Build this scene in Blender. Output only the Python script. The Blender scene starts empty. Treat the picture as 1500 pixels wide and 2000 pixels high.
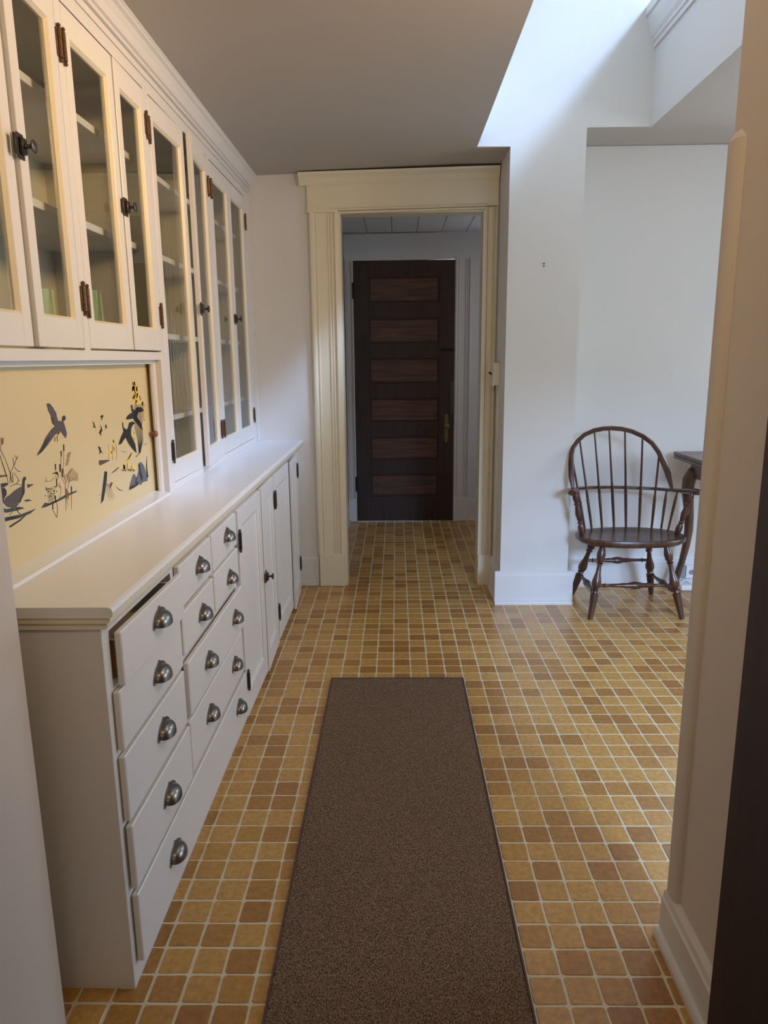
import bpy, bmesh, math, random
from mathutils import Vector, Matrix
random.seed(7)
C = bpy.context.scene.collection
scn = bpy.context.scene

# ------------------------------------------------------------------ camera
cam = bpy.data.cameras.new('camera'); co = bpy.data.objects.new('camera', cam); C.objects.link(co)
cam.sensor_fit = 'VERTICAL'; cam.sensor_height = 36.0; cam.lens = 36.0 * 1411.93 / 2000.0
cam.clip_start = 0.02
R_ = Vector((0.999827, 0.015805, -0.009797)); U_ = Vector((0.0063, 0.207789, 0.978153)); B_ = Vector((0.017496, -0.978046, 0.207654))
co.matrix_world = Matrix(((R_.x, U_.x, B_.x, 0), (R_.y, U_.y, B_.y, 0), (R_.z, U_.z, B_.z, 1.36), (0, 0, 0, 1)))
scn.camera = co

# ------------------------------------------------------------------ world, lights, exposure
scn.view_settings.view_transform = 'Standard'; scn.view_settings.look = 'None'
scn.view_settings.exposure = 0.30; scn.view_settings.gamma = 1.0; scn.view_settings.use_curve_mapping = False
w = bpy.data.worlds.new('sky'); scn.world = w; w.use_nodes = True
w.node_tree.nodes['Background'].inputs[0].default_value = (0.62, 0.78, 1.0, 1)
w.node_tree.nodes['Background'].inputs[1].default_value = 4.0

def area(name, loc, target, sx, sy, power, col, spread=180):
    l = bpy.data.lights.new(name, 'AREA'); l.shape = 'RECTANGLE'; l.size = sx; l.size_y = sy
    l.energy = power; l.color = col; l.spread = math.radians(spread)
    o = bpy.data.objects.new(name, l); C.objects.link(o); o.location = loc
    o.rotation_euler = (Vector(target) - Vector(loc)).to_track_quat('-Z', 'Y').to_euler(); return o
DAY = (0.66, 0.80, 1.0); WARM = (1.0, 0.72, 0.42)
area('roof_window_sky', (6.7, 0.0, 9.4), (0.2, 4.0, 2.2), 1.5, 1.5, 160, (0.40, 0.58, 1.0), 60)
area('near_window_sky', (2.3, -5.0, 3.4), (0.9, 3.9, 0.7), 1.6, 1.5, 85, (0.40, 0.60, 1.0), 60)
area('window_daylight', (4.3, 2.7, 1.35), (0.0, 3.1, 0.6), 1.8, 1.1, 32, (0.68, 0.80, 1.0))
area('alcove_window_daylight', (2.35, 4.15, 1.5), (1.9, 1.0, 0.5), 0.8, 1.1, 11, (0.62, 0.78, 1.0))
area('hall_window_daylight', (1.62, 5.3, 1.5), (0.0, 5.3, 0.9), 0.8, 1.0, 4, (0.85, 0.88, 1.0))
area('rear_room_daylight', (-0.2, -2.4, 1.5), (0.0, 2.0, 1.0), 1.6, 1.3, 5.5, (1.0, 0.86, 0.76))
area('kitchen_lamp_light', (1.05, 1.75, 2.32), (-0.8, 2.3, 2.1), 0.35, 0.35, 10, (1.0, 0.62, 0.28), 105)
area('ceiling_lamp_light', (0.0, 0.1, 2.15), (0.2, 1.6, 2.3), 0.3, 0.3, 6.5, WARM)

# ------------------------------------------------------------------ materials
def mat(name, col, rough=0.5, metal=0.0, spec=0.5, noise=0.0, nscale=20, bump=0.0, bscale=60, coat=0.0):
    m = bpy.data.materials.new(name); m.use_nodes = True; nt = m.node_tree; N = nt.nodes; L = nt.links
    b = N['Principled BSDF']; b.inputs['Roughness'].default_value = rough; b.inputs['Metallic'].default_value = metal
    b.inputs['Specular IOR Level'].default_value = spec; b.inputs['Coat Weight'].default_value = coat
    b.inputs['Base Color'].default_value = (*col, 1)
    tc = N.new('ShaderNodeTexCoord')
    if noise > 0:
        n = N.new('ShaderNodeTexNoise'); n.inputs['Scale'].default_value = nscale; n.inputs['Detail'].default_value = 4
        L.new(tc.outputs['Object'], n.inputs['Vector'])
        r = N.new('ShaderNodeMapRange'); r.inputs['To Min'].default_value = 1 - noise; r.inputs['To Max'].default_value = 1 + noise
        L.new(n.outputs['Fac'], r.inputs['Value'])
        mx = N.new('ShaderNodeVectorMath'); mx.operation = 'SCALE'; mx.inputs[0].default_value = col
        L.new(r.outputs['Result'], mx.inputs['Scale']); L.new(mx.outputs['Vector'], b.inputs['Base Color'])
    if bump > 0:
        n2 = N.new('ShaderNodeTexNoise'); n2.inputs['Scale'].default_value = bscale; n2.inputs['Detail'].default_value = 3
        L.new(tc.outputs['Object'], n2.inputs['Vector'])
        bp = N.new('ShaderNodeBump'); bp.inputs['Strength'].default_value = bump; bp.inputs['Distance'].default_value = 0.002
        L.new(n2.outputs['Fac'], bp.inputs['Height']); L.new(bp.outputs['Normal'], b.inputs['Normal'])
    return m

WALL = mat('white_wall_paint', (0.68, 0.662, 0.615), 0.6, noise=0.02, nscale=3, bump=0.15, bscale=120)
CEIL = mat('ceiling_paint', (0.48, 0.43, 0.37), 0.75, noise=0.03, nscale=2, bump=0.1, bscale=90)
CAB = mat('glossy_white_enamel', (0.68, 0.66, 0.63), 0.33, noise=0.02, nscale=5, bump=0.12, bscale=35)
CABTOP = mat('worktop_enamel', (0.73, 0.725, 0.70), 0.28, noise=0.03, nscale=3, bump=0.08, bscale=20)
CREAM = mat('cream_trim_enamel', (0.76, 0.69, 0.51), 0.35, noise=0.02, nscale=4, bump=0.1, bscale=40)
INNER = mat('cabinet_inside_paint', (0.52, 0.50, 0.40), 0.55)
HALLP = mat('hall_paint', (0.62, 0.60, 0.58), 0.5)
PANEL = mat('yellow_hardboard', (0.64, 0.53, 0.30), 0.38, noise=0.03, nscale=4)
DARKW = None
NEARP = mat('beige_wall_paint', (0.62, 0.55, 0.475), 0.6, noise=0.02, nscale=3, bump=0.15, bscale=120)
PEWTER = mat('pewter_metal', (0.21, 0.195, 0.18), 0.3, metal=0.9, noise=0.25, nscale=90)
RUST = mat('worn_brass_hinge', (0.13, 0.075, 0.04), 0.45, metal=0.6, noise=0.5, nscale=160)
DPEW = mat('dark_metal_hinge', (0.07, 0.06, 0.055), 0.4, metal=0.7, noise=0.4, nscale=160)
OLDBR = mat('tarnished_brass', (0.16, 0.13, 0.05), 0.5, metal=0.5, noise=0.3, nscale=60)
BLACKM = mat('black_iron', (0.02, 0.018, 0.016), 0.5, metal=0.4)
GROUT = mat('grout', (0.68, 0.61, 0.44), 0.5, noise=0.08, nscale=60, bump=0.3, bscale=200)
PLAST = mat('cream_plastic', (0.72, 0.66, 0.50), 0.35)
WHITEP = mat('white_plastic', (0.75, 0.75, 0.75), 0.3)
GREYP = mat('grey_plastic', (0.25, 0.25, 0.26), 0.5)
RAW = mat('raw_wood', (0.16, 0.09, 0.045), 0.7, noise=0.3, nscale=30)
KNOBW = mat('brown_knob', (0.22, 0.07, 0.03), 0.3)
SHADOWGAP = mat('painted_gap_shade', (0.03, 0.025, 0.02), 0.9)  # near-black colour that paints the shade inside a gap

def wood(name, dark, light, rough=0.4, scale=(2, 2, 30), coat=0.2, axis='Z'):
    m = bpy.data.materials.new(name); m.use_nodes = True; nt = m.node_tree; N = nt.nodes; L = nt.links
    b = N['Principled BSDF']; b.inputs['Roughness'].default_value = rough; b.inputs['Coat Weight'].default_value = coat; b.inputs['Coat Roughness'].default_value = 0.25
    tc = N.new('ShaderNodeTexCoord'); mp = N.new('ShaderNodeMapping'); mp.inputs['Scale'].default_value = scale
    n = N.new('ShaderNodeTexNoise'); n.inputs['Scale'].default_value = 3; n.inputs['Detail'].default_value = 5
    cr = N.new('ShaderNodeValToRGB'); cr.color_ramp.elements[0].color = (*dark, 1); cr.color_ramp.elements[1].color = (*light, 1)
    cr.color_ramp.elements[0].position = 0.3; cr.color_ramp.elements[1].position = 0.72
    L.new(tc.outputs['Object'], mp.inputs['Vector']); L.new(mp.outputs['Vector'], n.inputs['Vector']); L.new(n.outputs['Fac'], cr.inputs['Fac'])
    L.new(cr.outputs['Color'], b.inputs['Base Color'])
    return m
CHAIRW = wood('dark_chair_wood', (0.035, 0.012, 0.007), (0.10, 0.035, 0.018), 0.3, (8, 8, 2), 0.3)
SEATW = wood('seat_wood', (0.04, 0.018, 0.012), (0.10, 0.045, 0.026), 0.3, (30, 3, 3), 0.3)
DOORW = wood('dark_door_wood', (0.016, 0.006, 0.004), (0.038, 0.013, 0.008), 0.55, (14, 14, 1.2), 0.0)
DOORP = wood('door_panel_wood', (0.028, 0.010, 0.006), (0.13, 0.043, 0.016), 0.5, (1.2, 10, 14), 0.0)
TABLEW = wood('table_wood', (0.06, 0.028, 0.014), (0.14, 0.07, 0.035), 0.35, (4, 4, 4), 0.25)

def glass_mat():
    m = bpy.data.materials.new('old_glass'); m.use_nodes = True; nt = m.node_tree; N = nt.nodes; L = nt.links
    N.remove(N['Principled BSDF']); out = N['Material Output']
    t = N.new('ShaderNodeBsdfTransparent'); t.inputs[0].default_value = (0.96, 0.97, 0.95, 1)
    g = N.new('ShaderNodeBsdfGlossy'); g.inputs['Roughness'].default_value = 0.02
    f = N.new('ShaderNodeFresnel'); f.inputs['IOR'].default_value = 1.8
    tc = N.new('ShaderNodeTexCoord'); n = N.new('ShaderNodeTexNoise'); n.inputs['Scale'].default_value = 6
    mp = N.new('ShaderNodeMapping'); mp.inputs['Scale'].default_value = (1, 3, 0.6)
    bp = N.new('ShaderNodeBump'); bp.inputs['Strength'].default_value = 0.12; bp.inputs['Distance'].default_value = 0.004
    L.new(tc.outputs['Object'], mp.inputs[0]); L.new(mp.outputs[0], n.inputs['Vector']); L.new(n.outputs['Fac'], bp.inputs['Height'])
    L.new(bp.outputs['Normal'], g.inputs['Normal'])
    mix = N.new('ShaderNodeMixShader'); 
    ge = N.new('ShaderNodeNewGeometry'); inv = N.new('ShaderNodeMath'); inv.operation = 'SUBTRACT'; inv.inputs[0].default_value = 1.0; L.new(ge.outputs['Backfacing'], inv.inputs[1])
    mu = N.new('ShaderNodeMath'); mu.operation = 'MULTIPLY'; L.new(f.outputs[0], mu.inputs[0]); L.new(inv.outputs[0], mu.inputs[1]); L.new(mu.outputs[0], mix.inputs[0]); L.new(t.outputs[0], mix.inputs[1]); L.new(g.outputs[0], mix.inputs[2])
    L.new(mix.outputs[0], out.inputs['Surface']); return m
GLASS = glass_mat()

TS = 0.0762205; TX0 = -0.017859; TY0 = 1.301353      # floor grid: pitch and origin
def tile_mat():
    m = bpy.data.materials.new('ochre_tile'); m.use_nodes = True; nt = m.node_tree; N = nt.nodes; L = nt.links
    b = N['Principled BSDF']; b.inputs['Roughness'].default_value = 0.3; b.inputs['Specular IOR Level'].default_value = 0.5
    g = N.new('ShaderNodeNewGeometry')
    s = N.new('ShaderNodeVectorMath'); s.operation = 'SUBTRACT'; s.inputs[1].default_value = (TX0, TY0, 0)
    d = N.new('ShaderNodeVectorMath'); d.operation = 'MULTIPLY'; d.inputs[1].default_value = (1 / TS, 1 / TS, 0)
    fl = N.new('ShaderNodeVectorMath'); fl.operation = 'FLOOR'
    L.new(g.outputs['Position'], s.inputs[0]); L.new(s.outputs[0], d.inputs[0]); L.new(d.outputs[0], fl.inputs[0])
    wn = N.new('ShaderNodeTexWhiteNoise'); wn.noise_dimensions = '2D'; L.new(fl.outputs[0], wn.inputs['Vector'])
    cr = N.new('ShaderNodeValToRGB'); cr.color_ramp.interpolation = 'LINEAR'
    e = cr.color_ramp.elements; e[0].position = 0.0; e[0].color = (0.34, 0.155, 0.036, 1); e[1].position = 1.0; e[1].color = (0.53, 0.295, 0.078, 1)
    k = e.new(0.35); k.color = (0.41, 0.200, 0.042, 1); k = e.new(0.5); k.color = (0.50, 0.272, 0.068, 1)
    L.new(wn.outputs['Value'], cr.inputs['Fac'])
    n = N.new('ShaderNodeTexNoise'); n.inputs['Scale'].default_value = 60; n.inputs['Detail'].default_value = 8; n.inputs['Roughness'].default_value = 0.65
    L.new(g.outputs['Position'], n.inputs['Vector'])
    r = N.new('ShaderNodeMapRange'); r.inputs['From Min'].default_value = 0.3; r.inputs['From Max'].default_value = 0.7; r.inputs['To Min'].default_value = 0.76; r.inputs['To Max'].default_value = 1.26
    L.new(n.outputs['Fac'], r.inputs['Value'])
    mx = N.new('ShaderNodeVectorMath'); mx.operation = 'SCALE'; L.new(cr.outputs['Color'], mx.inputs[0]); L.new(r.outputs['Result'], mx.inputs['Scale'])
    L.new(mx.outputs[0], b.inputs['Base Color'])
    bp = N.new('ShaderNodeBump'); bp.inputs['Strength'].default_value = 0.25; bp.inputs['Distance'].default_value = 0.0015
    L.new(n.outputs['Fac'], bp.inputs['Height']); L.new(bp.outputs['Normal'], b.inputs['Normal'])
    return m
TILE = tile_mat()

def rug_mat():
    m = bpy.data.materials.new('heathered_rug_pile'); m.use_nodes = True; nt = m.node_tree; N = nt.nodes; L = nt.links
    b = N['Principled BSDF']; b.inputs['Roughness'].default_value = 0.95; b.inputs['Specular IOR Level'].default_value = 0.1
    tc = N.new('ShaderNodeTexCoord'); n = N.new('ShaderNodeTexNoise'); n.inputs['Scale'].default_value = 1; n.inputs['Detail'].default_value = 2
    mp = N.new('ShaderNodeMapping'); mp.inputs['Scale'].default_value = (520, 200, 100)
    L.new(tc.outputs['Object'], mp.inputs[0]); L.new(mp.outputs[0], n.inputs['Vector'])
    cr = N.new('ShaderNodeValToRGB'); e = cr.color_ramp.elements
    e[0].position = 0.38; e[0].color = (0.055, 0.033, 0.020, 1); e[1].position = 0.66; e[1].color = (0.33, 0.215, 0.14, 1)
    L.new(n.outputs['Fac'], cr.inputs['Fac']); L.new(cr.outputs['Color'], b.inputs['Base Color'])
    bp = N.new('ShaderNodeBump'); bp.inputs['Strength'].default_value = 0.6; bp.inputs['Distance'].default_value = 0.003
    L.new(n.outputs['Fac'], bp.inputs['Height']); L.new(bp.outputs['Normal'], b.inputs['Normal']); return m
RUG = rug_mat()

# ------------------------------------------------------------------ helpers
class MB:
    def __init__(self): self.v = []; self.f = []; self.smooth = []
    def add(self, vs, fs, smooth=False):
        o = len(self.v); self.v += [Vector(p) for p in vs]
        for f in fs: self.f.append([i + o for i in f]); self.smooth.append(smooth)
        return self
    def box(self, x0, x1, y0, y1, z0, z1, c=0.0):
        """box, with chamfered edges when c > 0"""
        if c <= 0:
            vs = [(x, y, z) for x in (x0, x1) for y in (y0, y1) for z in (z0, z1)]
            return self.add(vs, [(0, 1, 3, 2), (4, 6, 7, 5), (0, 4, 5, 1), (2, 3, 7, 6), (0, 2, 6, 4), (1, 5, 7, 3)])
        bm = bmesh.new(); bmesh.ops.create_cube(bm, size=1)
        for v in bm.verts: v.co = Vector(((x0 + x1) / 2 + v.co.x * (x1 - x0), (y0 + y1) / 2 + v.co.y * (y1 - y0), (z0 + z1) / 2 + v.co.z * (z1 - z0)))
        bmesh.ops.bevel(bm, geom=bm.edges[:], offset=c, segments=1, affect='EDGES')
        bm.verts.index_update(); vs = [v.co.copy() for v in bm.verts]; fs = [[v.index for v in f.verts] for f in bm.faces]; bm.free()
        return self.add(vs, fs)
    def prism(self, prof, ax, a, b, smooth=False):
        """profile of 2D points swept from a to b along axis ax. prof coords: ax=y -> (x,z); ax=x -> (y,z); ax=z -> (x,y)"""
        def P(p, t): return {'y': (p[0], t, p[1]), 'x': (t, p[0], p[1]), 'z': (p[0], p[1], t)}[ax]
        n = len(prof); vs = [P(p, a) for p in prof] + [P(p, b) for p in prof]
        fs = [[i, (i + 1) % n, n + (i + 1) % n, n + i] for i in range(n)] + [list(range(n))[::-1], [n + i for i in range(n)]]
        return self.add(vs, fs, smooth)
    def quad(self, *p): return self.add(p, [list(range(len(p)))])
    def turned(self, p0, p1, prof, seg=12, cap=True):
        p0 = Vector(p0); p1 = Vector(p1); d = (p1 - p0); L = d.length; d.normalize()
        u = d.orthogonal().normalized(); w_ = d.cross(u); vs = []; fs = []
        for t, r in prof:
            for k in range(seg):
                a = 2 * math.pi * k / seg; vs.append(p0 + d * (t * L) + (u * math.cos(a) + w_ * math.sin(a)) * r)
        for i in range(len(prof) - 1):
            for k in range(seg): fs.append([i * seg + k, i * seg + (k + 1) % seg, (i + 1) * seg + (k + 1) % seg, (i + 1) * seg + k])
        if cap: fs.append(list(range(seg))[::-1]); fs.append([(len(prof) - 1) * seg + k for k in range(seg)])
        return self.add(vs, fs, True)
    def tube(self, pts, rad, seg=8, flat=None):
        """sweep along points; rad = number or list; flat=(a,b) makes a rectangular-ish oval section (a along up, b across)"""
        pts = [Vector(p) for p in pts]; n = len(pts); rad = rad if isinstance(rad, (list, tuple)) else [rad] * n; vs = []; fs = []
        prev = None
        for i, p in enumerate(pts):
            t = (pts[min(i + 1, n - 1)] - pts[max(i - 1, 0)]).normalized()
            if prev is None: u = t.orthogonal().normalized() if flat is None else (Vector(flat[2]) - t * Vector(flat[2]).dot(t)).normalized()
            else: u = (prev - t * prev.dot(t)).normalized()
            prev = u; w_ = t.cross(u)
            for k in range(seg):
                a = 2 * math.pi * (k + 0.5) / seg; ca, sa = math.cos(a), math.sin(a)
                if flat: vs.append(p + (u * ca * flat[0] + w_ * sa * flat[1]) * rad[i])
                else: vs.append(p + (u * ca + w_ * sa) * rad[i])
        for i in range(n - 1):
            for k in range(seg): fs.append([i * seg + k, i * seg + (k + 1) % seg, (i + 1) * seg + (k + 1) % seg, (i + 1) * seg + k])
        fs.append(list(range(seg))[::-1]); fs.append([(n - 1) * seg + k for k in range(seg)])
        return self.add(vs, fs, True)
    def ball(self, c, r, seg=8, rings=5, sc=(1, 1, 1)):
        vs = []; fs = []; c = Vector(c)
        for i in range(rings + 1):
            th = math.pi * i / rings
            for k in range(seg):
                a = 2 * math.pi * k / seg; vs.append(c + Vector((math.sin(th) * math.cos(a) * r * sc[0], math.sin(th) * math.sin(a) * r * sc[1], math.cos(th) * r * sc[2])))
        for i in range(rings):
            for k in range(seg): fs.append([i * seg + k, i * seg + (k + 1) % seg, (i + 1) * seg + (k + 1) % seg, (i + 1) * seg + k])
        return self.add(vs, fs, True)
    def mesh(self, name, m, off=(0, 0, 0)):
        me = bpy.data.meshes.new(name); o = Vector(off)
        me.from_pydata([v - o for v in self.v], [], self.f)
        bm = bmesh.new(); bm.from_mesh(me); bmesh.ops.remove_doubles(bm, verts=bm.verts, dist=1e-6)
        bmesh.ops.recalc_face_normals(bm, faces=bm.faces); bm.to_mesh(me); bm.free()
        if any(self.smooth):
            me.polygons.foreach_set('use_smooth', [True] * len(me.polygons))
            me.set_sharp_from_angle(angle=math.radians(40))
        me.materials.append(m); return me

def wloc(o):
    v = Vector((0, 0, 0))
    while o: v += o.location; o = o.parent
    return v
def build(name, mb, m, parent=None, loc=None, mesh=None):
    """link the collected shapes (world coordinates) as ONE mesh object at world point loc"""
    L = Vector(loc) if loc is not None else (wloc(parent) if parent else Vector((0, 0, 0)))
    me = mesh or mb.mesh(name, m, L)
    o = bpy.data.objects.new(name, me); C.objects.link(o)
    if parent: o.parent = parent; o.location = L - wloc(parent)
    else: o.location = L
    return o
def tag(o, label=None, cat=None, group=None, kind=None):
    if label: o['label'] = label
    if cat: o['category'] = cat
    if group: o['group'] = group
    if kind: o['kind'] = kind
    return o
def empty(name, loc, label=None, cat=None, group=None, kind=None):
    o = bpy.data.objects.new(name, None); C.objects.link(o); o.location = loc; o.empty_display_size = 0.1
    return tag(o, label, cat, group, kind)
def struct(name, mb, m, label, cat, parent=None, loc=None):
    o = build(name, mb, m, parent, loc)
    if parent is None: tag(o, label, cat, None, 'structure')
    return o
def apply_hinge(obj, pivot, ang):
    """turn a door part (and its children) about a vertical line through pivot, keeping its parent"""
    base = wloc(obj.parent); p = Vector(pivot)
    M = Matrix.Translation(p) @ Matrix.Rotation(ang, 4, 'Z') @ Matrix.Translation(-p)
    L = base + obj.location
    nl = M @ L; obj.location = nl - base; obj.rotation_euler = (0, 0, ang)
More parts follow.
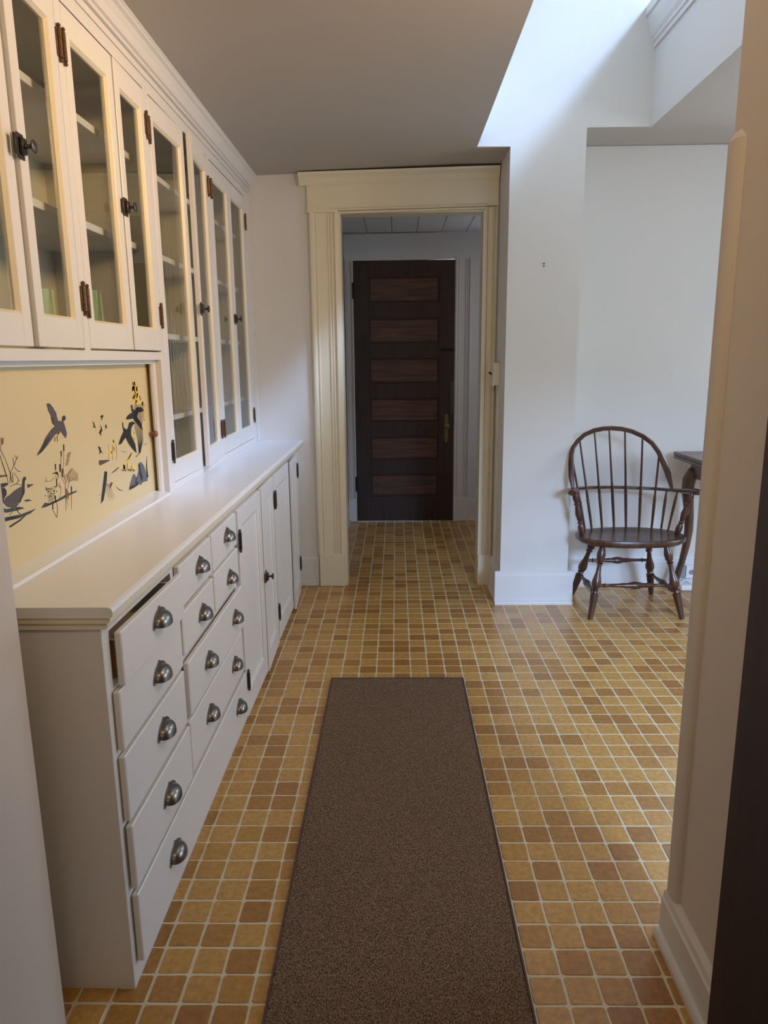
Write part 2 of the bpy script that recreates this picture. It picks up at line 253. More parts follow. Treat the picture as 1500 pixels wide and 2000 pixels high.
MURAL={
'painted_pheasant':{'gray':[[17570,12610,17740,12610,17890,12500,18030,12360,18080,12160,18250,12130,18400,12080,18460,11940,18510,11790,18420,11670,18290,11760,18190,11850,18110,11900,17950,11850,17820,11810,17630,11720,17440,11630,17190,11530,16960,11480,16830,11430,16880,11490,17040,11580,17170,11670,17300,11780,17500,11890,17690,11980,17880,12040,17770,12110,17730,12300,17620,12440]],
'dark':[[18340,12240,18470,12260,18540,12210,18490,12130,18390,12120,18330,12060,18290,12150],[16830,11430,17040,11580,17350,11750,17570,11830,17590,11780,17320,11590,17100,11490],[17770,12110,17720,12270,17800,12270,17850,12130,17880,12040]],
'brown':[[17950,11850,18110,11900,18140,11860,18000,11790]],
},
'painted_standing_pheasants':{'gray':[[15270,10730,15460,10760,15650,10810,15850,10840,16000,10850,16100,10820,16030,10680,15880,10550,15720,10460,15610,10410,15440,10470,15270,10530,15180,10620]],
'dark':[[16000,10850,16050,10980,16110,11040,16210,11040,16230,10980,16160,10950,16120,10830,16100,10690,15930,10570,15840,10490,15830,10540,15990,10710],[15100,10970,15270,10950,15350,10880,15330,10780,15220,10730,15200,10620,15030,10660],[15120,11060,15380,11040,15460,10990,15280,10960,15100,10970]],
'brown':[[16110,11030,16180,11040,16220,11000,16140,10990],[15160,11240,15420,11200,15480,11170,15320,11180,15150,11190]],
},
'painted_grouse':{'black':[[23170,12220,23320,12230,23370,12090,23570,12020,23590,12090,23800,12130,24210,12080,24370,11970,24180,11940,23810,11940,23670,11800,23990,11600,24120,11330,23900,11420,23690,11550,23440,11680,23270,11790,22930,11790,22650,11810,22810,11910,23110,11970,23260,11970],[22340,11760,22430,11730,22430,11580,22670,11490,22800,11560,22920,11690,23250,11700,23480,11620,23220,11580,23050,11470,23010,11300,23120,11160,23320,10950,23380,10650,23130,10770,22870,10930,22670,11090,22520,11250,22370,11200,22120,11100,21890,11100,22010,11230,22230,11380,22380,11470,22320,11610]],
'gray':[[23190,12080,23430,12050,23600,11920,23520,11780,23380,11840,23260,11960],[22400,11550,22620,11480,22730,11330,22560,11230,22460,11390]],
},
'painted_small_birds':{'black':[[20140,11980,20250,11910,20350,11730,20230,11800,20130,11770,20210,11850],[20690,12050,20860,12090,20970,12050,20880,12020,20790,11920,20770,12020],[20640,11840,20770,11720,20780,11640,20670,11600,20660,11480,20600,11560,20510,11590,20600,11670,20690,11700],[21140,11830,21100,11750,21170,11680,21050,11700,20970,11620,21020,11730,20950,11780,21050,11770],[20360,11240,20520,11200,20550,11110,20680,10970,20540,11050,20370,10990,20450,11080]],
},
'painted_rocks':{'slate':[[22440,9590,22560,9780,22860,10020,23030,10030,23160,9890,23370,10040,23500,10310,23750,10310,23970,10140,24130,9890,24260,9720,24180,9600,23750,9630,23520,9580,23130,9670,22770,9640]],
'black':[[22440,9590,22500,9700,22780,9690,23030,9670,23280,9770,23300,9620,22860,9590],[23420,10250,23540,10330,23620,10000,23790,9790,23650,9670,23490,9880],[23130,9880,23230,9880,23080,9670,23000,9710]],
},
'painted_fence_post':{'black':[[20670,10480,20860,10430,20770,10190,20600,9920,20420,9670,20190,9600,20280,9790,20440,10080],[21070,10330,21740,10440,21780,10410,21410,10350],[21390,9900,21710,9740,21990,9670,21710,9710]],
'brown':[[20890,9910,21030,10090,21210,10050,21070,9960]],
},
'painted_bank':{'brown':[[20340,10840,20960,10770,21160,10730,20740,10700,20400,10680,20310,10740]],
'green':[[15010,10570,15260,10480,15800,10420,16030,10340,15650,10360,15240,10400,14990,10480],[14960,10330,15310,10300,15810,10240,16540,10230,16250,10170,15750,10170,15200,10220,14930,10220],[16000,10530,16220,10510,16390,10450,16110,10470],[16220,10860,16570,10800,16380,10780,16250,10760],[16750,10190,16960,10280,17280,10200,17830,10250,18080,10270,18730,10260,18750,10220,18320,10210,17810,10180,17160,10170]],
'black':[[14950,10310,15440,10260,15810,10220,15610,10200,15200,10240,14940,10270],[15260,10090,15740,10140,16150,10200,15780,10100,15320,10050],[16750,10190,17350,10230,17820,10200,17450,10170,16990,10170]],
},
'painted_yellow_tree':{'yellow':[[23660,12790,23620,12700,23720,12690,23750,12790],[23810,12520,23730,12420,23830,12410,23910,12510],[23680,12960,23630,12860,23720,12850,23780,12950],[23860,12790,23840,12690,23940,12680,23970,12780],[23720,12350,23720,12250,23820,12240,23830,12340],[23670,12850,23690,12750,23790,12750,23770,12850],[23870,12570,23870,12470,23970,12470,23970,12570],[23680,12920,23670,12820,23770,12820,23780,12920],[23400,12750,23420,12650,23520,12660,23500,12750],[23830,12610,23850,12510,23960,12510,23930,12610],[24120,12420,24090,12320,24190,12310,24230,12410],[23690,12370,23720,12270,23820,12270,23790,12370],[23330,12340,23260,12250,23360,12240,23420,12330],[23840,12800,23810,12700,23910,12700,23940,12800],[23540,12510,23520,12410,23620,12410,23640,12510],[23570,12690,23560,12590,23660,12580,23670,12680],[24030,12520,24030,12420,24130,12410,24130,12510],[24180,12250,24220,12140,24320,12140,24280,12250],[23420,12480,23440,12380,23540,12380,23520,12480],[24260,12220,24240,12120,24350,12110,24360,12210],[23460,12450,23480,12350,23580,12350,23560,12450],[23530,12550,23460,12460,23550,12450,23630,12540],[24290,12300,24210,12210,24310,12200,24390,12290],[23650,12380,23590,12280,23690,12270,23750,12370],[23790,12740,23810,12640,23910,12640,23890,12740],[23630,12940,23560,12840,23650,12830,23730,12930],[23570,12440,23590,12340,23690,12340,23670,12440],[23780,12230,23820,12130,23920,12130,23880,12230],[23420,12750,23410,12650,23510,12650,23520,12740],[23520,12950,23480,12850,23580,12850,23610,12940],[23430,12530,23350,12440,23440,12430,23520,12520],[23560,12330,23590,12230,23690,12230,23650,12330],[23630,12310,23600,12210,23700,12200,23730,12300],[23790,12580,23780,12480,23890,12470,23900,12570],[23790,12550,23820,12440,23920,12450,23890,12550],[23640,12590,23640,12490,23740,12490,23740,12590],[23540,12790,23580,12690,23680,12700,23640,12800],[23730,12580,23650,12490,23740,12480,23820,12570],[23720,12660,23640,12570,23740,12560,23820,12650],[23820,12510,23740,12410,23840,12400,23920,12500],[23680,12500,23680,12400,23780,12400,23780,12500],[23780,12700,23780,12600,23880,12600,23880,12700],[23480,12950,23480,12860,23580,12860,23580,12950],[23480,12270,23460,12170,23560,12160,23580,12260],[23560,12540,23520,12440,23620,12430,23660,12530],[23580,12740,23570,12640,23670,12640,23680,12740],[23580,12750,23590,12650,23690,12650,23680,12750],[23610,12950,23620,12850,23720,12850,23710,12950],[23500,12740,23510,12640,23610,12640,23600,12740],[23490,12800,23460,12700,23560,12700,23590,12790],[23360,12470,23320,12370,23420,12370,23460,12460],[23840,12710,23810,12620,23910,12610,23940,12710],[23410,12350,23360,12260,23460,12250,23500,12340],[24050,12470,24020,12370,24130,12360,24150,12460],[23460,12810,23440,12710,23540,12710,23560,12800],[23750,12820,23770,12720,23870,12720,23860,12820],[23530,12830,23550,12740,23650,12740,23630,12830],[23980,12480,23940,12380,24040,12370,24080,12470],[23540,12870,23550,12770,23650,12780,23640,12870],[23560,12770,23530,12670,23630,12670,23660,12770],[23610,12660,23640,12560,23740,12560,23710,12660],[23430,12860,23460,12760,23560,12760,23530,12860],[24300,12280,24270,12180,24380,12170,24410,12270],[24280,12230,24220,12130,24320,12120,24380,12220],[24060,12390,24060,12290,24160,12290,24160,12390],[23530,12590,23490,12500,23590,12490,23630,12580],[23440,12810,23430,12710,23520,12710,23540,12800],[23810,12750,23730,12660,23830,12650,23900,12740],[23980,12280,24010,12180,24110,12180,24080,12280],[24210,12270,24200,12170,24300,12170,24320,12270],[24450,12070,24250,11990,24300,11970,24500,12050],[24360,11830,24260,11740,24320,11730,24420,11820],[24420,11730,24260,11650,24320,11640,24480,11720],[24240,11800,24330,11700,24390,11700,24300,11800],[24370,11680,24200,11600,24250,11590,24420,11670],[24340,11910,24340,11820,24410,11820,24410,11910],[24420,11930,24370,11840,24430,11840,24490,11920],[24320,11410,24070,11340,24110,11320,24360,11390],[24370,11560,24110,11490,24150,11470,24410,11540],[24250,11860,24270,11760,24330,11760,24320,11850],[24280,11730,24290,11630,24360,11630,24350,11720],[24240,12080,24230,11990,24300,11990,24310,12080],[24230,11980,24400,11870,24450,11880,24280,11980],[24090,11380,24150,11280,24210,11280,24150,11380],[23170,11420,23280,11300,23350,11300,23230,11420],[23170,11370,23350,11240,23410,11250,23230,11380],[23200,11320,23270,11210,23340,11210,23270,11320],[23110,11280,23250,11150,23320,11160,23170,11280],[23090,11230,23290,11100,23350,11110,23150,11240],[23200,11170,23240,11060,23310,11060,23270,11170],[23060,11130,23190,11010,23250,11020,23120,11140],[23110,11080,23270,10950,23330,10960,23170,11090],[21260,10970,21260,10890,21320,10880,21310,10960],[21320,11040,21300,10960,21350,10950,21380,11030],[21500,11080,21470,11000,21530,10990,21560,11070],[21330,11000,21300,10930,21350,10920,21390,10990],[21490,11060,21450,10990,21500,10980,21550,11050],[21350,11130,21360,11050,21420,11040,21410,11130],[21220,10900,21230,10810,21290,10810,21280,10890],[21160,10980,21140,10900,21200,10890,21220,10970],[21510,11260,21510,11180,21560,11170,21570,11260],[21590,10870,21580,10790,21640,10790,21650,10870],[21400,10980,21360,10900,21420,10890,21460,10970],[21060,11090,21020,11010,21080,11000,21120,11080],[21000,11010,20960,10930,21010,10920,21060,11000],[21530,11270,21490,11200,21550,11190,21590,11260],[21510,11310,21460,11240,21520,11230,21560,11300],[21490,10910,21490,10830,21550,10820,21550,10900],[21400,10870,21400,10780,21460,10780,21460,10860],[21490,11310,21470,11230,21530,11220,21550,11300],[21070,11020,21070,10940,21130,10940,21130,11020],[20950,10940,20920,10860,20970,10850,21000,10930],[21580,11040,21540,10960,21600,10950,21640,11030],[21330,11250,21320,11170,21380,11170,21390,11250],[21270,10980,21250,10900,21300,10900,21330,10970],[21320,11150,21290,11070,21350,11060,21380,11140],[21430,11290,21440,11210,21500,11200,21480,11290],[21520,11120,21480,11040,21530,11030,21570,11110],[21540,10980,21540,10900,21600,10890,21600,10970],[21370,11080,21360,11000,21420,11000,21430,11080],[21040,10940,20990,10870,21050,10860,21090,10930],[21670,10930,21650,10850,21710,10840,21730,10930],[22430,10260,22520,10430,22470,10440,22380,10270],[22210,10290,22220,10440,22160,10440,22160,10300],[22270,10280,22280,10420,22220,10420,22210,10290],[23110,10160,23120,10290,23070,10300,23050,10160],[22390,10260,22500,10390,22440,10410,22340,10270],[22210,10290,22230,10490,22180,10500,22150,10300],[22480,10250,22520,10430,22470,10440,22420,10260],[22330,10270,22350,10400,22290,10410,22270,10280],[22050,10310,22180,10450,22120,10460,22000,10320],[22630,10230,22670,10340,22620,10350,22580,10240],[22930,10180,22990,10330,22930,10340,22870,10190],[22790,10200,22900,10350,22850,10370,22740,10210],[22810,10200,22940,10340,22880,10350,22760,10210],[22160,10300,22170,10430,22120,10440,22110,10310],[22730,10210,22850,10310,22790,10330,22680,10220],[22180,10300,22190,10470,22140,10480,22120,10300],[22110,10310,22180,10410,22130,10420,22060,10320],[23030,10170,23040,10290,22980,10290,22980,10170],[22270,10280,22300,10410,22250,10420,22210,10290],[21980,10330,21970,10450,21920,10450,21930,10330],[22240,10290,22270,10430,22220,10440,22190,10290],[22730,10210,22720,10390,22660,10400,22680,10220],[22750,10670,22330,10520,22360,10510,22780,10660],[22780,10680,22370,10510,22400,10500,22810,10670],[22810,10700,22410,10510,22440,10500,22840,10680],[22840,10710,22440,10500,22470,10490,22880,10700],[22880,10720,22480,10500,22510,10490,22910,10710],[22910,10740,22520,10490,22550,10480,22940,10730],[22940,10750,22550,10490,22590,10480,22980,10740],[22970,10760,22590,10480,22620,10470,23010,10750]],
},
'painted_reeds':{'brown':[[18030,9850,18120,10430,18090,10440,18010,9850],[18120,10430,18170,10620,18150,10630,18090,10440],[18170,10620,18100,10860,18080,10860,18150,10620],[18100,10860,18220,11260,18200,11270,18080,10860],[18220,11260,18270,11540,18250,11540,18200,11270],[18170,10620,17980,10880,17960,10880,18150,10620],[17980,10880,18010,11070,17980,11070,17960,10880],[18010,11070,18100,11380,18070,11380,17980,11070],[18090,10550,17960,10800,17940,10800,18070,10550],[17960,10800,17960,11050,17940,11050,17940,10800],[17890,10480,17680,10620,17660,10620,17870,10470],[17680,10620,17680,10920,17660,10930,17660,10620],[17680,10920,17720,11110,17690,11110,17660,10930],[18150,10540,18360,10730,18330,10740,18130,10540],[18350,10730,18610,10860,18590,10870,18330,10740],[18340,9830,18430,10200,18400,10210,18320,9830],[18430,10200,18470,10430,18440,10430,18400,10210],[17500,9800,17340,10020,17320,10020,17470,9800],[17340,10020,17340,10160,17320,10160,17320,10030],[17500,9790,17600,10020,17570,10030,17470,9800],[17600,10030,17530,10340,17510,10350,17570,10030],[17670,10540,17700,10700,17680,10700,17640,10540],[17700,10700,17780,10770,17750,10780,17680,10710],[18100,10150,18250,10410,18230,10410,18070,10160],[18250,10410,18440,10660,18410,10670,18230,10410],[18150,9970,18100,10290,18070,10300,18130,9970],[17700,10170,17880,10420,17860,10420,17680,10180],[17880,10420,17800,10630,17780,10630,17860,10420],[15270,11790,15440,11530,15460,11530,15300,11790],[15440,11530,15550,11250,15580,11250,15460,11530],[15550,11250,15590,11000,15620,11000,15580,11250],[15240,11650,15320,11410,15340,11410,15270,11650],[15320,11410,15400,11160,15420,11160,15340,11410],[15400,11970,15270,11770,15290,11770,15420,11960],[15530,11010,15620,11240,15600,11250,15500,11020],[15620,11240,15790,11360,15770,11370,15600,11250],[15790,11360,15940,11510,15920,11520,15770,11370],[15790,11360,15770,11540,15750,11540,15760,11370],[15780,11310,15900,11210,15920,11210,15800,11320],[15910,11200,16020,11180,16030,11190,15910,11220],[15660,10990,15690,11210,15660,11210,15630,11000],[15790,10940,15920,10990,15900,11010,15770,10950],[15920,11000,15750,11200,15730,11200,15900,11000],[15460,11000,15430,11200,15410,11200,15430,11010],[15430,11200,15320,11510,15300,11500,15410,11200],[15500,10930,15780,10940,15770,10960,15490,10940],[15770,10940,16000,10870,16010,10880,15780,10950],[15930,11480,15860,11580,15840,11570,15920,11480],[15930,11480,15890,11530,15880,11530,15920,11480],[15930,11480,15950,11560,15930,11560,15920,11480],[15930,11480,15990,11520,15970,11520,15920,11480],[15930,11480,16040,11550,16030,11550,15920,11480]],
'dark':[[18230,11540,18200,11380,18270,11370,18300,11530],[18050,11400,18040,11260,18100,11250,18120,11390],[17910,11080,17880,10890,17940,10880,17980,11070],[18030,10950,17990,10740,18060,10730,18090,10940],[17670,11120,17660,10980,17720,10970,17740,11110],[17660,10750,17630,10560,17690,10550,17720,10740],[18420,10420,18390,10240,18460,10230,18490,10410],[17500,10350,17480,10190,17540,10180,17560,10340],[17320,10180,17300,10040,17360,10030,17380,10170],[17190,10580,17230,10560,17260,10570,17220,10600],[17000,10440,17040,10420,17070,10430,17030,10460],[17440,10420,17480,10390,17520,10410,17480,10430],[17450,10480,17490,10450,17520,10470,17480,10490],[17150,10530,17190,10500,17220,10520,17180,10540],[17560,10560,17600,10540,17630,10550,17590,10580],[17310,10540,17350,10520,17380,10530,17340,10550],[17470,10480,17510,10450,17540,10470,17500,10490],[17190,10510,17230,10490,17260,10500,17220,10520],[17290,10370,17330,10350,17370,10360,17330,10390],[17170,10370,17210,10350,17240,10360,17200,10380],[17060,10580,17100,10550,17130,10570,17090,10590],[17060,10630,17100,10600,17130,10620,17100,10640],[17450,10360,17490,10330,17520,10350,17480,10370],[17110,10590,17150,10570,17180,10580,17140,10610],[17210,10400,17250,10370,17290,10380,17250,10410],[17470,10350,17510,10320,17540,10330,17500,10360],[17370,10560,17410,10540,17440,10550,17400,10580],[17240,10570,17280,10550,17320,10560,17280,10580],[17300,10440,17340,10410,17370,10430,17330,10450],[17120,10570,17160,10550,17190,10560,17150,10590],[17500,10580,17540,10550,17570,10570,17530,10590],[17450,10300,17490,10280,17530,10290,17480,10320],[17580,10450,17620,10420,17660,10430,17620,10460],[17310,10430,17350,10410,17390,10420,17350,10440],[17340,10300,17380,10270,17410,10280,17370,10310],[15470,10450,15460,10370,15480,10360,15490,10450],[15460,10370,15330,10330,15340,10320,15480,10360],[15670,10420,15690,10320,15720,10310,15700,10420],[15700,10310,15840,10200,15860,10210,15720,10320],[17830,11780,17770,11660,17810,11660,17860,11770],[17930,11790,17920,11650,17950,11640,17970,11790]],
'rust':[[18620,11300,18390,11280,18410,11260,18640,11280],[18600,11270,18370,11240,18390,11220,18610,11250],[18570,11230,18350,11210,18370,11190,18580,11210],[18540,11200,18330,11170,18350,11160,18560,11180],[18510,11160,18310,11140,18330,11120,18530,11140],[18490,11120,18290,11110,18310,11090,18500,11100],[18460,11090,18270,11070,18290,11050,18470,11070],[18430,11050,18250,11040,18270,11020,18450,11030],[18400,11010,18230,11010,18250,10990,18420,10990],[17500,10890,17800,10900,17790,10910,17490,10910],[17550,10890,17800,10870,17800,10890,17550,10910],[17590,10900,17800,10840,17810,10860,17600,10910],[17630,10900,17800,10820,17820,10830,17650,10910],[17670,10910,17800,10790,17830,10790,17700,10910],[17720,10910,17810,10760,17840,10760,17750,10920],[18100,10430,18260,10290,18290,10290,18130,10430],[18100,10400,18250,10250,18280,10250,18120,10410],[18090,10380,18240,10210,18270,10210,18120,10380],[18080,10350,18230,10170,18260,10170,18110,10350],[18080,10320,18230,10130,18250,10140,18110,10320],[18070,10290,18220,10100,18250,10100,18100,10300],[17050,10780,17400,10730,17410,10740,17050,10790],[17410,10730,17600,10800,17590,10810,17400,10740],[17170,10760,17160,10870,17140,10870,17140,10770],[15350,11880,15360,12020,15350,12020,15340,11880],[15370,11870,15390,12010,15380,12010,15360,11880],[15390,11870,15420,12010,15400,12010,15380,11870],[15410,11870,15440,12010,15430,12010,15390,11870],[15420,11870,15470,12010,15450,12010,15410,11870],[15440,11870,15490,12000,15480,12000,15430,11870]],
'ochre':[[18560,10880,18880,10670,18900,10680,18580,10890],[18870,10680,18840,10490,18880,10490,18900,10680],[18510,10870,18820,10660,18840,10670,18530,10870],[18820,10670,18780,10510,18810,10500,18850,10660],[18460,10850,18760,10650,18790,10650,18490,10860],[18760,10650,18710,10520,18750,10510,18790,10650],[18410,10840,18710,10630,18730,10640,18440,10840],[18700,10640,18650,10530,18680,10520,18730,10630],[18360,10820,18650,10620,18670,10620,18390,10830],[18650,10620,18590,10540,18620,10530,18680,10620],[18320,10810,18590,10600,18620,10610,18340,10810],[18590,10610,18530,10550,18550,10540,18620,10600],[18270,10790,18540,10590,18560,10600,18290,10800],[18540,10600,18460,10560,18490,10550,18560,10590],[18220,10780,18480,10580,18510,10580,18250,10780],[18490,10590,18410,10570,18420,10560,18500,10570],[18170,10760,18430,10560,18450,10570,18200,10770],[18440,10570,18350,10580,18350,10570,18440,10560],[18130,10750,18370,10550,18400,10550,18150,10750],[18390,10560,18300,10590,18280,10580,18380,10550]],
'gray':[[17160,10250,17150,10600,17140,10610,17150,10250],[17200,10240,17240,10590,17220,10590,17190,10240],[17250,10230,17320,10570,17300,10580,17230,10240],[17290,10220,17400,10560,17390,10560,17280,10230],[17330,10220,17480,10540,17470,10550,17320,10220],[17380,10210,17570,10530,17560,10530,17370,10210]],
'green':[[15020,10650,15130,10360,15150,10360,15040,10650]],
},
'painted_branches':{'black':[[22340,10270,22420,10230,22450,10240,22370,10270],[22520,10200,22610,10190,22610,10200,22530,10220],[22470,10270,22540,10210,22580,10210,22510,10280],[22610,10250,22680,10150,22720,10150,22660,10250],[22910,10210,22980,10100,23020,10100,22960,10210],[22260,10260,22330,10210,22370,10210,22300,10260],[22170,10280,22240,10230,22280,10230,22210,10280],[22780,10220,22850,10130,22900,10130,22830,10220],[22970,10160,23050,10110,23090,10120,23010,10160],[21960,10320,22040,10280,22070,10290,22000,10330],[22670,10200,22750,10160,22790,10160,22710,10210],[22040,10300,22110,10250,22150,10260,22080,10310],[22030,10280,22110,10250,22140,10260,22070,10290],[21990,10290,22070,10290,22060,10310,21980,10300],[22210,10270,22290,10230,22320,10230,22250,10280],[22480,10230,22550,10190,22590,10200,22510,10240],[23600,10640,23590,11060,23560,11060,23570,10650],[23590,11060,23410,11510,23380,11510,23560,11060],[23410,11510,23550,11850,23520,11850,23380,11510],[23550,11850,23560,12240,23520,12240,23520,11850],[23610,10640,23650,11050,23620,11060,23580,10650],[23650,11050,23490,11500,23460,11500,23620,11060],[23490,11500,23620,11810,23590,11810,23460,11500],[23620,11810,23670,12230,23630,12230,23590,11810],[23630,10640,23710,11050,23680,11050,23600,10640],[23710,11050,23570,11490,23540,11490,23680,11050],[23570,11490,23690,11770,23660,11770,23540,11490],[23690,11770,23780,12220,23740,12220,23660,11770],[23640,10640,23770,11040,23740,11040,23610,10640],[23770,11040,23650,11490,23620,11490,23740,11040],[23650,11480,23790,11830,23760,11830,23620,11490],[23790,11830,23890,12210,23860,12220,23760,11830],[23660,10640,23830,11030,23800,11040,23630,10640],[23830,11030,23730,11480,23700,11480,23800,11040],[23730,11480,23860,11790,23830,11790,23700,11480],[23860,11790,24000,12210,23970,12210,23830,11790],[23670,10630,23900,11030,23860,11030,23640,10640],[23900,11030,23810,11470,23780,11470,23860,11030],[23810,11470,23940,11750,23900,11750,23780,11470],[23940,11750,24110,12200,24080,12200,23900,11750],[23690,10630,23960,11020,23920,11020,23660,10640],[23960,11020,23890,11460,23860,11460,23920,11020],[23890,11460,24030,11810,24000,11810,23860,11460],[24030,11810,24230,12190,24200,12200,24000,11810],[23700,10630,24020,11010,23990,11020,23670,10640],[24020,11010,23970,11450,23940,11460,23990,11020],[23970,11450,24110,11770,24080,11770,23940,11460],[24110,11770,24340,12190,24310,12190,24080,11770],[23720,10630,24080,11000,24050,11010,23690,10630],[24080,11010,24060,11450,24020,11450,24050,11010],[24060,11450,24180,11730,24150,11730,24020,11450],[24180,11730,24460,12180,24430,12180,24150,11730],[23300,10530,23790,10650,23750,10670,23260,10550]],
'brown':[[21050,10760,21130,11010,21110,11010,21030,10760],[21130,11010,21120,11200,21100,11210,21110,11010],[21340,10720,21420,10970,21400,10980,21310,10720],[21420,10970,21410,11170,21380,11170,21400,10970],[21630,10680,21720,10940,21690,10940,21610,10680],[21720,10940,21700,11140,21680,11140,21690,10940]],
'gray':[[23980,10850,24410,10840,24400,10860,23970,10860],[22100,10870,22500,10790,22510,10800,22120,10880],[20740,10100,20660,9850,20680,9850,20760,10090],[20660,9850,20740,9690,20760,9680,20680,9850],[20780,10090,20770,9830,20790,9830,20800,10080],[20770,9830,20840,9590,20860,9580,20790,9830],[20830,10080,20880,9810,20900,9810,20850,10080],[20880,9810,20970,9640,20990,9640,20900,9810],[20880,10070,20990,9790,21010,9790,20900,10070],[20990,9790,21060,9540,21080,9540,21010,9790],[20930,10060,21100,9770,21120,9770,20950,10060],[21100,9770,21190,9600,21220,9600,21120,9760],[20080,9870,20270,9860,20270,9870,20080,9880]],
'green':[[24170,9730,24180,10110,24140,10110,24140,9740],[24180,10100,24330,10420,24290,10420,24150,10110],[24200,9730,24200,10100,24170,10110,24170,9730],[24200,10100,24310,10370,24280,10370,24170,10110],[24230,9720,24220,10100,24190,10100,24200,9730],[24220,10100,24300,10310,24270,10320,24190,10100],[24260,9720,24240,10100,24210,10100,24230,9720],[24240,10100,24290,10260,24260,10260,24210,10100],[24300,9710,24260,10090,24230,10100,24260,9720],[24260,10090,24280,10200,24240,10210,24230,10100]],
'yellow':[[21230,10040,21320,9890,21380,9890,21280,10040],[21300,9980,21420,9850,21470,9850,21350,9980],[21370,9920,21510,9800,21570,9800,21430,9920],[21450,9860,21610,9750,21660,9760,21500,9860],[21530,9790,21710,9710,21750,9720,21570,9810]],
},
}
# ------------------------------------------------------------------ the room shell
FAR = 4.265; CX = 0.412; HX = 1.267; COLY = 3.90; ALCY = 4.22
def kc(x): return 2.374 + 0.028 * x              # the old kitchen ceiling slopes a little

fl = build('floor', MB().box(-2.3, 4.5, -3.0, 6.2, -0.06, -0.0012), GROUT)
tag(fl, 'kitchen floor of small ochre square tiles with pale grout', 'floor', None, 'structure')

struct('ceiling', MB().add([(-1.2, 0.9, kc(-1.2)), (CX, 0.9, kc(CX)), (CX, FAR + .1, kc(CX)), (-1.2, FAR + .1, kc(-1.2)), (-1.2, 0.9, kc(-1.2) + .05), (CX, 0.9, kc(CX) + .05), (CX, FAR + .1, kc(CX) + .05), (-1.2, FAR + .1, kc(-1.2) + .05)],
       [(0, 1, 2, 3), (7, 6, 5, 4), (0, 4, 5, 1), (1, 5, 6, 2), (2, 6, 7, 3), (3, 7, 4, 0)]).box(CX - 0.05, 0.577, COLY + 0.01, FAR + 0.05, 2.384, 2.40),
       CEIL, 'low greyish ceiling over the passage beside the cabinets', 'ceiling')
# recess side (rises from the ceiling edge) and its high top
struct('wall_ceiling_step', MB().box(CX - 0.05, CX, 0.9, COLY, 2.40, 4.98), WALL, 'vertical side of the raised ceiling well above the passage', 'wall')
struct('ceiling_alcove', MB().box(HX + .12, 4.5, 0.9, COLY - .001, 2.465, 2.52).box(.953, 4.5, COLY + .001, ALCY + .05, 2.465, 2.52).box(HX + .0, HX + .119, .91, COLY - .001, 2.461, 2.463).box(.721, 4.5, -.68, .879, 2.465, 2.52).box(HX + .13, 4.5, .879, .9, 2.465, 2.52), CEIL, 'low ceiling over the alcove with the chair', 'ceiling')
struct('wall_beam', MB().box(HX - .001, HX + 0.12, 0.9, COLY, 2.463, 2.974), WALL, 'white beam face running along the right of the ceiling well', 'wall')
# pale crown moulding along the beam, under the well
cp = [(HX + .001, 2.815), (HX - .012, 2.815), (HX - .012, 2.835), (HX - .02, 2.84), (HX - .02, 2.852), (HX - .03, 2.868), (HX - .043, 2.905), (HX - .05, 2.93), (HX - .05, 2.945), (HX - .06, 2.95), (HX - .06, 2.975), (HX + .001, 2.975)]
struct('trim_1', MB().prism(cp, 'y', 0.95, COLY), CAB, 'stepped crown moulding on the white beam at upper right', 'moulding')
# well above the beam with the roof window that lights it
struct('ceiling_well', MB().box(CX, 2.0, 0.9, FAR, 4.98, 5.03).box(HX - .06, 2.3, 0.9, COLY, 2.975, 2.99), WALL, 'top of the raised daylight well', 'ceiling')
struct('window_1', MB().box(2.27, 2.33, 0.9, FAR, 2.99, 3.55).box(2.0, 2.33, 0.9, FAR, 4.98, 5.03).box(2.27, 2.33, 0.9, 1.2, 3.55, 4.98), WALL, 'side window of the daylight well', 'window')
struct('wall_well_near', MB().box(CX - .05, 2.33, 0.88, 0.9, 2.39, 5.03), WALL, 'near end of the daylight well', 'wall')

# column and the wall face over it (one plane, y = COLY)
struct('wall_column', MB().box(0.577, 0.952, COLY, FAR + .05, 0, 2.384).add(
    [(0.577, COLY, 2.384), (0.952, COLY, 2.384), (0.952, COLY, 2.466), (HX + .12, COLY, 2.466), (2.33, COLY, 2.52), (2.33, COLY, 5.03), (CX - .05, COLY, 5.03), (CX - .05, COLY, 2.387)] +
    [(0.577, FAR, 2.384), (0.952, FAR, 2.384), (0.952, FAR, 2.466), (HX + .12, FAR, 2.466), (2.33, FAR, 2.52), (2.33, FAR, 5.03), (CX - .05, FAR, 5.03), (CX - .05, FAR, 2.387)],
    [list(range(8))[::-1], list(range(8, 16))] + [[i, (i + 1) % 8, 8 + (i + 1) % 8, 8 + i] for i in range(8)]), WALL, 'white boxed column beside the doorway, with the wall face above it', 'wall')
struct('wall_alcove', MB().box(0.952, 1.95, ALCY, ALCY + .08, 0, 2.463).box(2.75, 4.5, ALCY, ALCY + .08, 0, 2.463).box(1.95, 2.75, ALCY, ALCY + .08, 0, .95).box(1.95, 2.75, ALCY, ALCY + .08, 2.05, 2.463), WALL, 'white back wall of the alcove behind the wooden armchair', 'wall')
struct('wall_left', MB().box(-1.26, -1.18, 0.9, FAR + .1, 0, 2.6), WALL, 'wall behind the built-in cabinets', 'wall')
# far wall with the doorway
DL, DR, DT = -0.302, 0.490, 2.150
struct('wall_far', MB().box(-1.2, DL - .018, FAR, FAR + .1, 0, 2.36).box(DL, DR, FAR, FAR + .1, DT + .018, 2.385).box(DR + .018, 0.60, FAR, FAR + .1, 0, 2.386), WALL, 'white far wall left of and above the cased doorway', 'wall')
